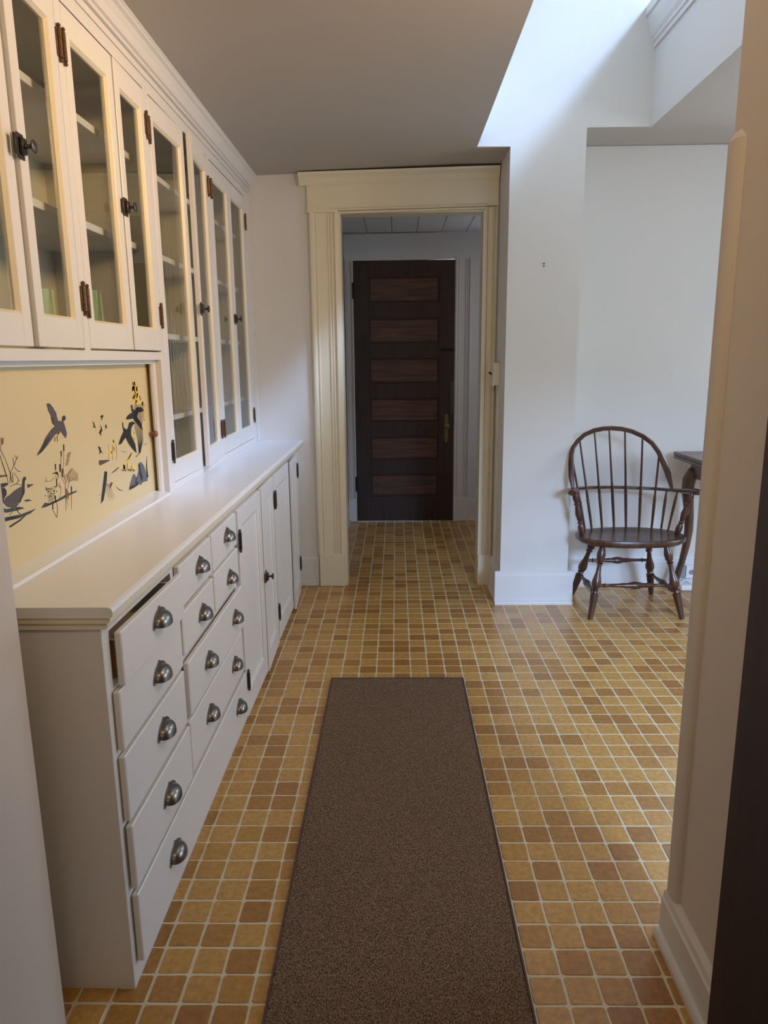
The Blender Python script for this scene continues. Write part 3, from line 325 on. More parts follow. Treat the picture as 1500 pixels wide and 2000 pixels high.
# right room
wr = MB().box(4.4, 4.5, -.6, ALCY, 0, 0.85).box(4.4, 4.5, -.6, ALCY, 2.15, 2.5).box(4.4, 4.5, -.6, 1.8, 0.85, 2.15).box(4.4, 4.5, 3.6, ALCY, 0.85, 2.15)
struct('wall_right', wr, WALL, 'right wall of the side room', 'wall')
struct('window_2', MB().box(4.38, 4.42, 1.8, 1.86, .85, 2.15).box(4.38, 4.42, 3.54, 3.6, .85, 2.15).box(4.38, 4.42, 2.67, 2.73, .85, 2.15).box(4.38, 4.42, 1.8, 3.6, .85, .9).box(4.38, 4.42, 1.8, 3.6, 2.1, 2.15), CAB, 'window frame in the side room', 'window')
struct('window_4', MB().box(1.95, 2.0, ALCY, ALCY + .05, .95, 2.05).box(2.70, 2.75, ALCY, ALCY + .05, .95, 2.05).box(2.0, 2.7, ALCY, ALCY + .05, .95, 1.0).box(2.0, 2.7, ALCY, ALCY + .05, 2.0, 2.05).box(2.0, 2.7, ALCY, ALCY + .05, 1.48, 1.52), CAB, 'window frame in the alcove, hidden past the right edge', 'window')
struct('wall_side_room_near', MB().box(.72, 1.1, -.68, -.6, 0, 2.5).box(2.4, 4.5, -.68, -.6, 0, 2.5).box(1.1, 2.4, -.68, -.6, 0, .85).box(1.1, 2.4, -.68, -.6, 2.05, 2.5), WALL, 'near wall of the side room', 'wall')
struct('window_5', MB().box(1.1, 1.15, -.66, -.62, .85, 2.05).box(2.35, 2.4, -.66, -.62, .85, 2.05).box(1.15, 2.35, -.66, -.62, .85, .9).box(1.15, 2.35, -.66, -.62, 2.0, 2.05).box(1.73, 1.77, -.66, -.62, .9, 2.0), CAB, 'window frame at the near end of the side room', 'window')
# near walls: the opening the picture is taken through
struct('wall_near_left', MB().prism([(-1.18, 1.17), (-.76, 1.17), (-.76, .5), (-.70, .5), (-.70, 1.25), (-1.18, 1.25)], 'z', 0, 2.33), NEARP, 'plain beige wall end at the lower left edge', 'wall')
struct('wall_near_right', MB().box(.645, .72, -3.0, 1.5, 0, 2.39), NEARP, 'plain beige wall at the right edge', 'wall')
bead = [(0.646, 1.47)] + [(0.646 - .016 * math.sin(a), 1.486 - .016 * math.cos(a)) for a in [i * math.pi / 12 for i in range(1, 12)]] + [(0.646, 1.502)]
bd = MB().prism([(0.646, 1.445), (0.638, 1.447), (0.632, 1.455), (0.630, 1.468), (0.630, 1.488), (0.634, 1.498), (0.640, 1.504), (0.646, 1.506)], 'z', 0.128, 1.752, True)
bd.add([(0.646, 1.445, 1.752), (0.630, 1.47, 1.752), (0.630, 1.49, 1.752), (0.646, 1.506, 1.752), (0.646, 1.47, 1.772), (0.646, 1.495, 1.772)], [(0, 1, 4), (1, 2, 5, 4), (2, 3, 5), (0, 4, 5, 3), (3, 2, 1, 0)])
struct('trim_2', bd, NEARP, 'rounded corner guard on the edge of the right-hand near wall', 'trim')
def base_prof(x, s, h, shoe=.018, t=.016):
    """baseboard section standing on a wall plane x, projecting in direction s"""
    return [(x, 0), (x + s * (t + .014), 0), (x + s * (t + .014), shoe * .6), (x + s * (t + .010), shoe), (x + s * t, shoe + .002), (x + s * t, h - .028), (x + s * (t - .004), h - .022), (x + s * (t - .006), h - .006), (x + s * .003, h), (x, h)]
struct('baseboard_near_right', MB().prism(base_prof(.645, -1, .130, .022, .022), 'y', 0.6, 1.50), CAB, 'white baseboard at the foot of the right-hand near wall', 'baseboard')
bc = MB().prism(base_prof(COLY, -1, .19), 'x', 0.577 - .03, 0.952 + .03)
bc.prism(base_prof(0.577, -1, .19), 'y', COLY, FAR - .03)
bc.prism(base_prof(0.952, 1, .19), 'y', COLY, ALCY)
struct('baseboard_column', bc, CAB, 'white baseboard wrapping the column foot', 'baseboard')
struct('baseboard_alcove', MB().prism(base_prof(ALCY, -1, .178), 'x', 0.982, 4.4), CAB, 'white baseboard behind the wooden armchair', 'baseboard')
struct('baseboard_far', MB().prism([(FAR, 0), (FAR - .022, 0), (FAR - .020, .03), (FAR - .016, .034), (FAR - .016, .165), (FAR - .010, .18), (FAR, .182)], 'x', -.60, -.476), CAB, 'short white baseboard between cabinet and doorway', 'baseboard')
# room behind the camera
rb = MB().box(-2.3, -0.76, 0.5, 0.58, 0, 2.5).box(-2.38, -2.3, -3, 0.58, 0, 2.5).box(-2.38, .72, -3.08, -3, 0, 2.5)
struct('wall_rear_room', rb, WALL, 'walls of the room behind the viewpoint', 'wall')
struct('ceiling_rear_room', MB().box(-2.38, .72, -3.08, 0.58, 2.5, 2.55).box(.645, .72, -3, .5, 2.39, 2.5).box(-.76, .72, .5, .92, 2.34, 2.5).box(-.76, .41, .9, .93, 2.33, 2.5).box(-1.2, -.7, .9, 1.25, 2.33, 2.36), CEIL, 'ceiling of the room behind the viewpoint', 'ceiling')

# ------------------------------------------------------------------ far doorway casing (kitchen side)
def sk(z, x): return z + 0.018 * x * z / 2.3     # the head is a little out of level
def fluted(x0, x1, y, z0, z1, m, s=-1):
    """casing board with bead mouldings, section in x,y"""
    w_ = x1 - x0; f = [(0, 0), (0, .022), (.05, .026), (.12, .026), (.16, .016), (.20, .013), (.22, .018), (.26, .018), (.28, .012), (.62, .012), (.64, .018), (.68, .018), (.70, .012), (.74, .018), (.78, .018), (.82, .014), (.88, .026), (1.0, .024), (1, 0)]
    return MB().prism([(x0 + w_ * a, y + s * b) for a, b in f], 'z', z0, z1)
tr = empty('trim_3', (0.09, FAR, 0), 'cream moulded casing around the doorway to the hall', 'door casing', None, 'structure')
build('casing_board', fluted(-.476, DL - .012, FAR, .20, 2.163, CREAM), CREAM, tr)
build('plinth_block', MB().box(-.470, -.318, FAR - .034, FAR, 0, .20, .002), CREAM, tr)
build('casing_board', fluted(DR + .012, 0.566, FAR, .19, 2.172, CREAM), CREAM, tr)
build('plinth_block', MB().box(DR + .002, .566, FAR - .030, FAR, 0, .19, .002), CREAM, tr)
build('door_jamb', MB().box(DL - .016, DL, FAR - .018, FAR + .12, 0, DT - .005).box(DR, DR + .016, FAR - .018, FAR + .12, 0, DT + .005), CREAM, tr)
def slope_box(x0, x1, y0, y1, z0, z1):
    return MB().add([(x, y, sk(z, x)) for x in (x0, x1) for y in (y0, y1) for z in (z0, z1)], [(0, 1, 3, 2), (4, 6, 7, 5), (0, 4, 5, 1), (2, 3, 7, 6), (0, 2, 6, 4), (1, 5, 7, 3)])
hb = slope_box(-.483, .570, FAR - .020, FAR, 2.168, 2.300)
build('head_board', hb, CREAM, tr)
def slope_prism(prof, x0, x1):
    n = len(prof); vs = [(x0, y, sk(z, x0)) for y, z in prof] + [(x1, y, sk(z, x1)) for y, z in prof]
    return MB().add(vs, [[i, (i + 1) % n, n + (i + 1) % n, n + i] for i in range(n)] + [list(range(n))[::-1], [n + i for i in range(n)]])
hf = slope_prism([(FAR, 2.300), (FAR - .024, 2.300), (FAR - .034, 2.312), (FAR - .034, 2.335), (FAR - .04, 2.340), (FAR - .055, 2.352), (FAR - .058, 2.363), (FAR, 2.363)], -.525, .572)
hf.v += []
build('head_crown', hf, CREAM, tr)
build('head_bead', slope_prism([(FAR, 2.150), (FAR - .018, 2.150), (FAR - .024, 2.154), (FAR - .024, 2.160), (FAR - .012, 2.163), (FAR - .026, 2.167), (FAR - .030, 2.173), (FAR - .026, 2.180), (FAR, 2.180)], -.330, .505), CREAM, tr)
build('corner_bead', MB().prism([(-.490, FAR), (-.490, FAR - .028), (-.484, FAR - .032), (-.33, FAR - .032), (-.33, FAR)], 'z', 2.152, 2.166), CREAM, tr)
build('gap_shade_strip', slope_box(-.52, .572, FAR - .050, FAR, 2.3635, 2.3675), SHADOWGAP, tr)  # solid dark strip, painted shade between head crown and ceiling
o = MB().box(DL - .016, DR + .016, FAR, FAR + .12, DT, DT + .016)
build('jamb_head', o, CREAM, tr)

# ------------------------------------------------------------------ hall beyond
HY = 6.05
struct('wall_hall_left', MB().box(-.50, -.415, FAR + .1, HY, 0, 2.36), HALLP, 'left wall of the dim hall', 'wall')
hw = MB().box(-.5, -.335, HY, HY + .08, 0, 2.36).box(-.335, .476, HY, HY + .08, 2.13, 2.36).box(.476, 0.71, HY, HY + .08, 0, 2.36).box(.71, 1.7, HY, HY + .08, 0, 1.45).box(.71, 1.7, HY, HY + .08, 1.92, 2.36).box(1.5, 1.7, HY, HY + .08, 1.45, 1.92)
struct('wall_hall_far', hw, HALLP, 'pale end wall of the hall around the dark wooden door', 'wall')
struct('wall_hall_right', MB().box(1.7, 1.78, FAR + .05, HY + .1, 0, 2.36), HALLP, 'right wall of the hall', 'wall')
struct('wall_hall_near', MB().box(.60, 1.7, FAR + .05, FAR + .1, 0, 2.36), HALLP, 'near wall of the hall beyond the column', 'wall')
wn = empty('window_3', (1.15, HY, 1.45), 'hall window with curtains, seen only mirrored in the cabinet glass', 'window', None, 'structure')
build('window_frame', MB().box(.71, .74, HY - .01, HY + .04, 1.45, 1.92).box(1.47, 1.5, HY - .01, HY + .04, 1.45, 1.92).box(.98, 1.01, HY - .01, HY + .04, 1.45, 1.92).box(1.22, 1.25, HY - .01, HY + .04, 1.45, 1.92).box(.71, 1.5, HY - .01, HY + .04, 1.43, 1.46), HALLP, wn)
for c0 in (.83, 1.36):
    cu = [(c0 + i * .01, HY - .03 + .006 * math.sin(i * 1.3)) for i in range(9)]
    build('curtain', MB().prism(cu + [(a, b + .002) for a, b in cu[::-1]], 'z', 1.42, 1.96), WHITEP, wn)
LEAF = mat('leaf_green', (0.12, 0.26, 0.04), 0.7, noise=0.6, nscale=9)
hg = MB()
for i in range(40): hg.ball((random.uniform(.2, 3.4), random.uniform(7.6, 8.4), random.uniform(.3, 2.0)), random.uniform(.2, .4), 7, 5)
tag(build('garden_hedge', hg, LEAF), 'green hedge outside, seen only mirrored in the cabinet glass', 'hedge', None, 'stuff')
hc = struct('ceiling_hall', MB().box(-.5, 1.78, FAR + .1, HY + .08, 2.345, 2.37), HALLP, 'planked ceiling of the hall', 'ceiling')
for i in range(11):
    x = -.415 + i * .195
    build('plank', MB().box(x + .002, x + .193, FAR + .1, HY - .001, 2.332, 2.344, .003), HALLP, hc)
th = empty('trim_4', (0.07, HY, 0), 'pale moulded casing around the dark wooden hall door', 'door casing', None, 'structure')
build('casing_board', fluted(-.405, -.338, HY, .20, 2.14, HALLP), HALLP, th)
build('casing_board', fluted(.480, .615, HY, .20, 2.155, HALLP), HALLP, th)
build('plinth_block', MB().box(-.408, -.337, HY - .034, HY, 0, .20, .002), HALLP, th)
build('plinth_block', MB().box(.479, .620, HY - .034, HY, 0, .20, .002), HALLP, th)
build('head_board', MB().add([(x, y, z + .012 * x) for x in (-.410, .625) for y in (HY - .022, HY) for z in (2.122, 2.325)], [(0, 1, 3, 2), (4, 6, 7, 5), (0, 4, 5, 1), (2, 3, 7, 6), (0, 2, 6, 4), (1, 5, 7, 3)]), HALLP, th)
struct('baseboard_hall', MB().prism(base_prof(HY, -1, .185), 'x', .621, 1.7), HALLP, 'pale baseboard at the right end of the hall', 'baseboard')
struct('baseboard_hall_left', MB().prism(base_prof(-.415, 1, .19, t=.008), 'y', FAR + .1, HY - .04), HALLP, 'pale baseboard along the left hall wall', 'baseboard')

# hall door
hd = empty('door_1', (0.07, HY - .012, 0), 'dark brown six-panel wooden door closed at the end of the hall', 'door', None, 'structure')
yd = HY - .012; pz = [(.217, .406), (.528, .722), (.845, 1.039), (1.159, 1.362), (1.479, 1.678), (1.799, 1.999)]
db = MB().box(-.334, .475, yd, yd + .03, .004, 2.122)
x0, x1 = -.216, .354
db.box(-.334, x0, yd - .012, yd, .004, 2.122, .001).box(x1, .475, yd - .012, yd, .004, 2.122, .001)
zs = [.004] + [v for p in pz for v in p] + [2.122]
for i in range(0, len(zs), 2): db.box(x0, x1, yd - .012, yd, zs[i], zs[i + 1], .001)
build('door_frame', db, DOORW, hd)
for a, b in pz:
    pm = MB().box(x0 + .012, x1 - .012, yd - .004, yd + .001, a + .012, b - .012, .003)
    build('panel', pm, DOORP, hd)
hk = build('escutcheon', MB().prism([(.404, .68), (.416, .672), (.428, .68), (.432, .72), (.432, .87), (.428, .90), (.416, .912), (.404, .90), (.400, .87), (.400, .72)], 'y', yd - .016, yd - .012), OLDBR, hd)
build('door_knob', MB().turned((.416, yd - .014, .81), (.416, yd - .07, .81), [(0, .012), (.3, .009), (.5, .012), (.7, .026), (.88, .026), (1, .012)]), OLDBR, hd)
build('slide_bolt', MB().box(.375, .474, yd - .02, yd - .012, 1.418, 1.436, .002).turned((.37, yd - .024, 1.427), (.479, yd - .024, 1.427), [(0, .004), (.1, .010), (.2, .005), (.45, .012), (.6, .005), (.85, .014), (1, .006)]), BLACKM, hd)
build('lock_plate', MB().box(.446, .474, yd - .016, yd - .011, .90, 1.17, .001), DPEW, hd)
for z in (1.894, .323): build('hinge', MB().box(-.346, -.330, yd - .020, yd - .010, z - .055, z + .055, .001).turned((-.337, yd - .02, z - .065), (-.337, yd - .02, z + .065), [(0, .002), (.04, .008), (.96, .008), (1, .002)], 8), BLACKM, hd)

# dark wooden door at the right edge, standing open next to the viewpoint
dd = empty('door_2', (0.45, .85, 0), 'very dark brown wooden door edge at the right border', 'door', None, 'structure')
build('door_leaf', MB().box(.430, .468, .20, .850, .012, 2.05, .002), DOORW, dd)
for (a, b) in ((.25, .95), (1.15, 1.9)):
    build('panel', MB().box(.427, .431, .32, .70, a, b, .001), DOORW, dd)
build('hinge', MB().box(.468, .474, .20, .27, 1.7, 1.8).box(.468, .474, .20, .27, .25, .35), DPEW, dd)

# ------------------------------------------------------------------ floor tiles
def tile_mesh(k):
    rnd = random.Random(k); h = TS / 2 - .0022; r = .0065; pts = []
    for cx, cy, a0 in ((1, 1, 0), (-1, 1, 90), (-1, -1, 180), (1, -1, 270)):
        for a in (0, 45, 90):
            t = math.radians(a0 + a); j = rnd.uniform(-.0013, .0009)
            pts.append((cx * (h - r) + math.cos(t) * (r + j), cy * (h - r) + math.sin(t) * (r + j)))
    n = len(pts); s = .962
    vs = [(x, y, -.0014) for x, y in pts] + [(x * s, y * s, 0) for x, y in pts]
    return vs, [[i, (i + 1) % n, n + (i + 1) % n, n + i] for i in range(n)] + [[n + i for i in range(n)]]
TV = [tile_mesh(k) for k in range(8)]
TM = [MB().add(*tv).mesh('tile', TILE) for tv in TV]
def visible_floor(x, y):
    """rough test whether a tile shows in the photograph, for choosing the 300 tiles built singly"""
    if x < -.60 or y < 1.27: return False
    if -.30 < x < .30 and y < 2.93: return False
    if x / y > .40 : return False
    return True
cells = []
for i in range(-12, 58):
    for j in range(-30, 63):
        x = TX0 + (i + .5) * TS; y = TY0 + (j + .5) * TS
        if y > 4.20 and (x > .93 or False): continue
        if y > FAR and (x < -.43 or x > 1.7): continue
        if y > HY - .03: continue
        if x < -.62 and y > 1.36: continue
        if x < -.66 and y < 1.2: continue
        if -.26 < x < .26 and -.1 < y < 2.88 : continue          # under the runner
        if x > 1.9 and y < 1.42: continue
        cells.append((x, y, (i * 7 + j * 13) % 8))
vis = sorted([c for c in cells if visible_floor(c[0], c[1])], key=lambda c: c[0] ** 2 + c[1] ** 2)[:300]
vs_ = set((c[0], c[1]) for c in vis)
for x, y, k in vis:
    o = bpy.data.objects.new('tile', TM[k]); C.objects.link(o); o.parent = fl; o.location = (x, y, 0)
rest = MB()
verts = []; faces = []
for x, y, k in cells:
    if (x, y) in vs_: continue
    v, f = TV[k]; o_ = len(verts); verts += [(a + x, b + y, c) for a, b, c in v]; faces += [[q + o_ for q in g] for g in f]
me = bpy.data.meshes.new('tile_field'); me.from_pydata(verts, [], faces); me.materials.append(TILE)
o = bpy.data.objects.new('tile_field', me); C.objects.link(o); o.parent = fl; o['kind'] = 'stuff'
# ------------------------------------------------------------------ runner rug
rg = empty('runner_rug', (0, 1.35, 0), 'long brown heathered runner rug lying down the middle of the tiled floor', 'rug')
build('rug_pile', MB().box(-.283, .279, -.20, 2.908, .0005, .008, .002), RUG, rg)
RB = mat('rug_binding', (0.10, 0.06, 0.042), 0.9)
build('rug_binding', MB().box(-.288, -.283, -.205, 2.913, .0005, .0095, .001).box(.279, .284, -.205, 2.913, .0005, .0095, .001).box(-.288, .284, 2.908, 2.913, .0005, .0095, .001), RB, rg)

# ------------------------------------------------------------------ hardware meshes (built once, shared)
def pull_mb():
    """bin pull, origin on the drawer face, opening downward; projects to +x"""
    m = MB(); a, h, d = .037, .031, .027; n, k = 12, 6; vs = []; fs = []
    for i in range(n + 1):
        th = math.pi * i / n; s = math.sin(th) ** .75 if 0 < i < n else 0.0
        for j in range(k + 1):
            ph = math.pi / 2 * j / k
            vs.append((.002 + d * s * math.sin(ph) ** .8, a * math.cos(th), -.014 + h * s * (math.cos(ph) ** .75 if j < k else 0) - .003 * s * math.sin(ph)))
    for i in range(n):
        for j in range(k): q = i * (k + 1) + j; fs.append((q, q + 1, q + k + 2, q + k + 1))
    m.add(vs, fs, True)
    rim = [(.046 * math.cos(math.pi * i / 14), -.012 + .034 * math.sin(math.pi * i / 14) + (.006 if i in (7,) else 0)) for i in range(15)] + [(-.046, -.017), (-.034, -.012), (.034, -.012), (.046, -.017)]
    m.prism(rim, 'x', 0, .003)
    return m
PULL = pull_mb().mesh('cup_pull', PEWTER)
def hinge_mesh(m, h=.062, plate=1):
    b = MB().box(0, .003, -.013 if plate in (0, 1) else 0, .013 if plate in (0, 2) else 0, -h / 2, h / 2, .0005)
    b.turned((.005, 0, -h / 2 - .013), (.005, 0, h / 2 + .013), [(0, .001), (.03, .0045), (.07, .0055), (.11, .003), (.14, .0055), (.34, .0055), (.345, .0045), (.35, .0055), (.64, .0055), (.645, .0045), (.65, .0055), (.86, .0055), (.89, .003), (.93, .0055), (.97, .0045), (1, .001)], 8)
    return b.mesh('hinge', m)
HR, HD = hinge_mesh(RUST), hinge_mesh(DPEW)
def latch_mesh():
    b = MB().box(0, .003, -.014, .016, -.026, .026, .0008).box(.003, .012, -.010, .012, -.017, .017, .002).box(0, .006, -.030, -.017, -.020, .020, .001)
    b.turned((.010, .004, 0), (.034, .004, 0), [(0, .008), (.2, .005), (.5, .004), (.62, .006), (.7, .013), (.85, .014), (.95, .010), (1, .003)], 12)
    return b.mesh('knob_latch', DPEW)
LATCH = latch_mesh()
def put(name, mesh, parent, p, flip=False):
    o = bpy.data.objects.new(name, mesh); C.objects.link(o); o.parent = parent; o.location = Vector(p) - wloc(parent)
    if flip: o.rotation_euler = (math.pi, 0, 0)
    return o

# ------------------------------------------------------------------ base cabinets
FX = -.585; BX = -1.17; CT = .845
def drawer(par, y0, y1, z0, z1, pulls, out=0.0, yaw=0.0, drop=0.0):
    m = MB().box(FX + .001, FX + .016, y0, y1, z0 + drop, z1 + drop, .0025)
    m.box(FX - .36, FX + .001, y0 + .012, y0 + .022, z0 + .012, z1 - .02).box(FX - .36, FX + .001, y1 - .022, y1 - .012, z0 + .012, z1 - .02).box(FX - .36, FX - .01, y0 + .02, y1 - .02, z0 + .012, z0 + .02)
    c = (FX, (y0 + y1) / 2, (z0 + z1) / 2); d = build('drawer', m, CAB, par, c)
    b = MB().box(FX - .34, FX - .002, y0 + .0105, y0 + .012, z0 + .014, z1 - .022); build('drawer_side', b, RAW, d)
    for (py, pz) in pulls: put('cup_pull', PULL, d, (FX + .016, py, pz))
    d.location.x += out; d.rotation_euler = (0, 0, yaw)
    return d
def carcass(par, y0, y1, holes, end=False):
    """face frame with openings (holes: y0,y1,z0,z1), back, bottom and ends"""
    ys = sorted(set([y0, y1] + [h[0] for h in holes] + [h[1] for h in holes])); zs = sorted(set([0, CT] + [h[2] for h in holes] + [h[3] for h in holes]))
    f = MB()
    for a, b in zip(ys, ys[1:]):
        z_start = None
        for c, d in zip(zs, zs[1:]):
            inside = any(h[0] - 1e-6 <= a and b <= h[1] + 1e-6 and h[2] - 1e-6 <= c and d <= h[3] + 1e-6 for h in holes)
            if not inside and z_start is None: z_start = c
            if inside and z_start is not None: f.box(FX - .02, FX, a, b, z_start, c); z_start = None
        if z_start is not None: f.box(FX - .02, FX, a, b, z_start, CT)
    build('face_frame', f, CAB, par)
    build('carcass_back', MB().box(BX - .008, BX - .001, y0, y1, 0, CT).box(BX + .011, FX - .021, y0 + .021, y1 - .017, .02, .035), RAW, par)
    e = MB().box(BX, FX - .0005, y0, y0 + .02, 0, CT)
    build('end_panel', e, CAB, par)
    if end: build('corner_stile', MB().box(FX - .032, FX - .0005, y0 - .002, y0 - .0002, 0, CT - .002), CAB, par)
    build('end_panel', MB().box(BX, FX - .02, y1 - .016, y1, 0, CT), CAB, par)
base1 = empty('base_cabinet', (-.88, 1.93, 0), 'white painted drawer cabinet with eleven drawers and pewter cup pulls, nearest of the low row', 'cabinet')
DR_ = [(1.363, 1.788, .706, .828, [(1.600, .772)]), (1.360, 1.786, .566, .698, [(1.600, .636)]), (1.357, 1.787, .402, .553, [(1.598, .490)]),
       (1.357, 1.790, .237, .391, [(1.595, .318)]), (1.358, 2.500, .052, .222, [(1.607, .146), (2.363, .158)]),
       (1.803, 2.133, .718, .834, [(1.998, .784)]), (1.803, 2.133, .586, .703, [(1.998, .641)]),
       (2.145, 2.485, .718, .834, [(2.342, .788)]), (2.148, 2.488, .586, .706, [(2.350, .640)]),
       (1.812, 2.495, .408, .562, [(2.012, .488), (2.369, .490)]), (1.808, 2.495, .236, .392, [(2.010, .317), (2.353, .324)])]
carcass(base1, 1.339, 2.507, [(a + .010, b - .010, c + .008, d - (.002 if i == 0 else .008)) for i, (a, b, c, d, _) in enumerate(DR_)], True)
for i, (a, b, c, d, p) in enumerate(DR_):
    if i == 0: drawer(base1, a + .012, b, c - .002, d - .006, p, .010, -.012)
    else: drawer(base1, a, b, c, d, p, *((.006, -.004) if i == 9 else (0.003, -.004) if i in (3, 4) else (0, 0)))
def panel_door(par, y0, y1, z0, z1, hinge_y, angle, hinges, knob=None, label=None):
    """framed door with a moulded flat panel"""
    w_ = .058; m = MB(); X = FX
    m.box(X + .001, X + .016, y0, y0 + w_, z0, z1, .0015).box(X + .001, X + .016, y1 - w_, y1, z0, z1, .0015)
    m.box(X + .001, X + .0155, y0 + w_ - .001, y1 - w_ + .001, z0, z0 + .085, .001).box(X + .001, X + .0155, y0 + w_ - .001, y1 - w_ + .001, z1 - .065, z1, .001)
    d = build('door', m, CAB, par, (X, y0, z0))
    a, b, c, e = y0 + w_, y1 - w_, z0 + .085, z1 - .065
    build('door_panel', MB().box(X + .002, X + .006, a, b, c, e), CAB, d)
    mo = MB()
    for (p, q, r, s) in ((a, a + .014, c, e), (b - .014, b, c, e)): mo.prism([(X + .006, p), (X + .014, p if p == a else q), (X + .012, (p + q) / 2), (X + .006, q)], 'z', r, s)
    for (r, s, top) in ((c, c + .014, 0), (e - .014, e, 1)): mo.prism([(X + .006, r), (X + .014, s if top else r), (X + .006, s)], 'y', a, b)
    build('panel_moulding', mo, CAB, d)
    for (hy, hz) in hinges: put('hinge', HD, d, (X + .016, hy, hz))
    if knob: put('knob_latch', LATCH, d, (X + .016, knob[0], knob[1]))
    apply_hinge(d, (X, hinge_y, 0), angle)
    return d
base2 = empty('base_cabinet', (-.88, 2.91, 0), 'white painted low cabinet with a knobbed pair of panelled doors, next to the drawers', 'cabinet')
carcass(base2, 2.508, 3.297, [(2.535, 3.275, .045, .820)])
panel_door(base2, 2.520, 2.936, .030, .832, 2.520, -.01, [(2.522, .721), (2.542, .172)])
panel_door(base2, 2.946, 3.280, .022, .834, 3.280, .022, [(3.278, .722), (3.290, .174)], (2.962, .452))
base3 = empty('base_cabinet', (-.88, 3.78, 0), 'white painted low cabinet at the far end, its last panelled door slightly ajar', 'cabinet')
carcass(base3, 3.298, FAR - .001, [(3.32, 4.06, .045, .820)])
panel_door(base3, 3.304, 3.755, .030, .834, 3.304, -.004, [(3.306, .722)])
panel_door(base3, 3.765, 4.080, .018, .832, 4.080, .055, [(4.078, .740), (4.078, .190)])

wt = empty('worktop', (-.86, 2.8, .85), 'long glossy white painted worktop with moulded edge on the low cabinets', 'worktop')
p = [(-1.17, .873), (-.556, .873), (-.551, .877), (-.550, .885), (-.553, .892), (-.560, .895), (-1.17, .895)]
build('top_board', MB().prism(p, 'y', 1.318, FAR - .001), CABTOP, wt)
build('edge_moulding', MB().prism([(-1.17, .8605), (-.563, .8605), (-.559, .864), (-.559, .873), (-1.17, .873)], 'y', 1.323, FAR - .001).prism([(-1.17, .8455), (-.572, .8455), (-.569, .850), (-.567, .860), (-1.17, .860)], 'y', 1.330, FAR - .001), CREAM, wt)
SILL = (MB().prism([(-.870, .8955), (-.800, .8955), (-.803, .903), (-.868, .911), (-.870, .911)], 'y', 1.318, 2.515))

# ------------------------------------------------------------------ upper cabinets
UX = -.812; UB = -1.16
def glass_door(par, y0, y1, z0, z1, side, angle=0, hinges=(), knob=None, hm=None, rail=.070):
    s = .040; X = UX; m = MB()
    m.box(X - .018, X, y0, y0 + s, z0, z1, .0012).box(X - .018, X, y1 - s, y1, z0, z1, .0012)
    m.box(X - .018, X - .0003, y0 + s - .001, y1 - s + .001, z0, z0 + rail, .001).box(X - .018, X - .0003, y0 + s - .001, y1 - s + .001, z1 - .068, z1, .001)
    a, b, c, e = y0 + s, y1 - s, z0 + rail, z1 - .068
    d = build('door', m, CAB, par, (X, y0, z0))
    bd = MB()
    for q, r in ((a, 1), (b, -1)): bd.prism([(X - .001, q), (X - .010, q + r * .006), (X - .016, q + r * .006), (X - .016, q)], 'z', c, e)
    for q, r in ((c, 1), (e, -1)): bd.prism([(X - .001, q), (X - .010, q + r * .006), (X - .016, q + r * .006), (X - .016, q)], 'y', a, b)
    build('glazing_bead', bd, CREAM, d)
    build('glass_pane', MB().box(X - .0135, X - .0115, a + .002, b - .002, c + .002, e - .002), GLASS, d)
    for hy, hz in hinges: put('hinge', hm or HR, d, (X, hy, hz))
    if knob: put('knob_latch', LATCH, d, (X, knob[0], knob[1]))
    if angle: apply_hinge(d, (X, y1 if side == 'far' else y0, 0), angle)
    return d
def shelf_box(par, y0, y1, z0, shelves, dark=False):
    m = MB().box(UB - .012, UB, y0, y1, z0, 2.26)
    if z0 > 1.2: m.box(UB, UX - .02, y0, y1, z0, z0 + .015)
    m.box(UB, UX - .02, y0, y0 + .012, z0, 2.26).box(UB, UX - .02, y1 - .012, y1, z0, 2.26).box(UB, UX - .02, y0, y1, 2.245, 2.26)
    build('cabinet_box', m, INNER, par)
    for z in shelves: build('shelf', MB().box(UB, -.862, y0 + .013, y1 - .013, z - .010, z + .010, .001), CAB, par)
    for s in range(8): pass
# near unit: short glazed doors over the two sliding panels
up1 = empty('hutch_cabinet', (-.98, 2.0, .896), 'white wall cupboard with short glazed doors above painted yellow sliding panels', 'cabinet')
shelf_box(up1, 1.27, 2.572, 1.372, (1.734, 2.01))
fr = MB().box(UX - .020, UX - .0006, 1.27, 2.577, 1.363, 1.389).box(UX - .020, UX - .0006, 1.27, 2.577, 2.222, 2.26)
fr.box(UX - .020, UX - .0006, 1.927, 1.963, 1.389, 2.222).box(UX - .02, UX - .0006, 2.557, 2.577, 1.389, 2.222).box(UX - .020, UX - .0006, 1.27, 1.30, 1.389, 2.222)
fr.box(UX - .020, UX + .003, 2.530, 2.577, .8955, 1.363)
build('face_frame', fr, CAB, up1)
build('panel_track', MB().box(-.872, -.832, 1.27, 2.53, 1.350, 1.372).box(UB, -.82, 2.560, 2.575, .8955, 1.372).prism([(-.846, 2.514), (-.838, 2.508), (-.830, 2.512), (-.828, 2.530), (-.846, 2.530)], 'z', .896, 1.363, True), CAB, up1)
build('sill', SILL, CABTOP, up1)
pn1 = build('sliding_panel', MB().box(-.8555, -.8505, 1.272, 2.008, .905, 1.352), PANEL, up1, (-.85, 1.6, .905))
pn2 = build('sliding_panel', MB().box(-.8620, -.8565, 1.97, 2.545, .905, 1.352), PANEL, up1, (-.86, 2.27, .905))
build('panel_knob', MB().turned((-.857, 2.500, 1.112), (-.828, 2.500, 1.112), [(0, .006), (.4, .005), (.6, .009), (.85, .011), (1, .004)]), KNOBW, pn2)
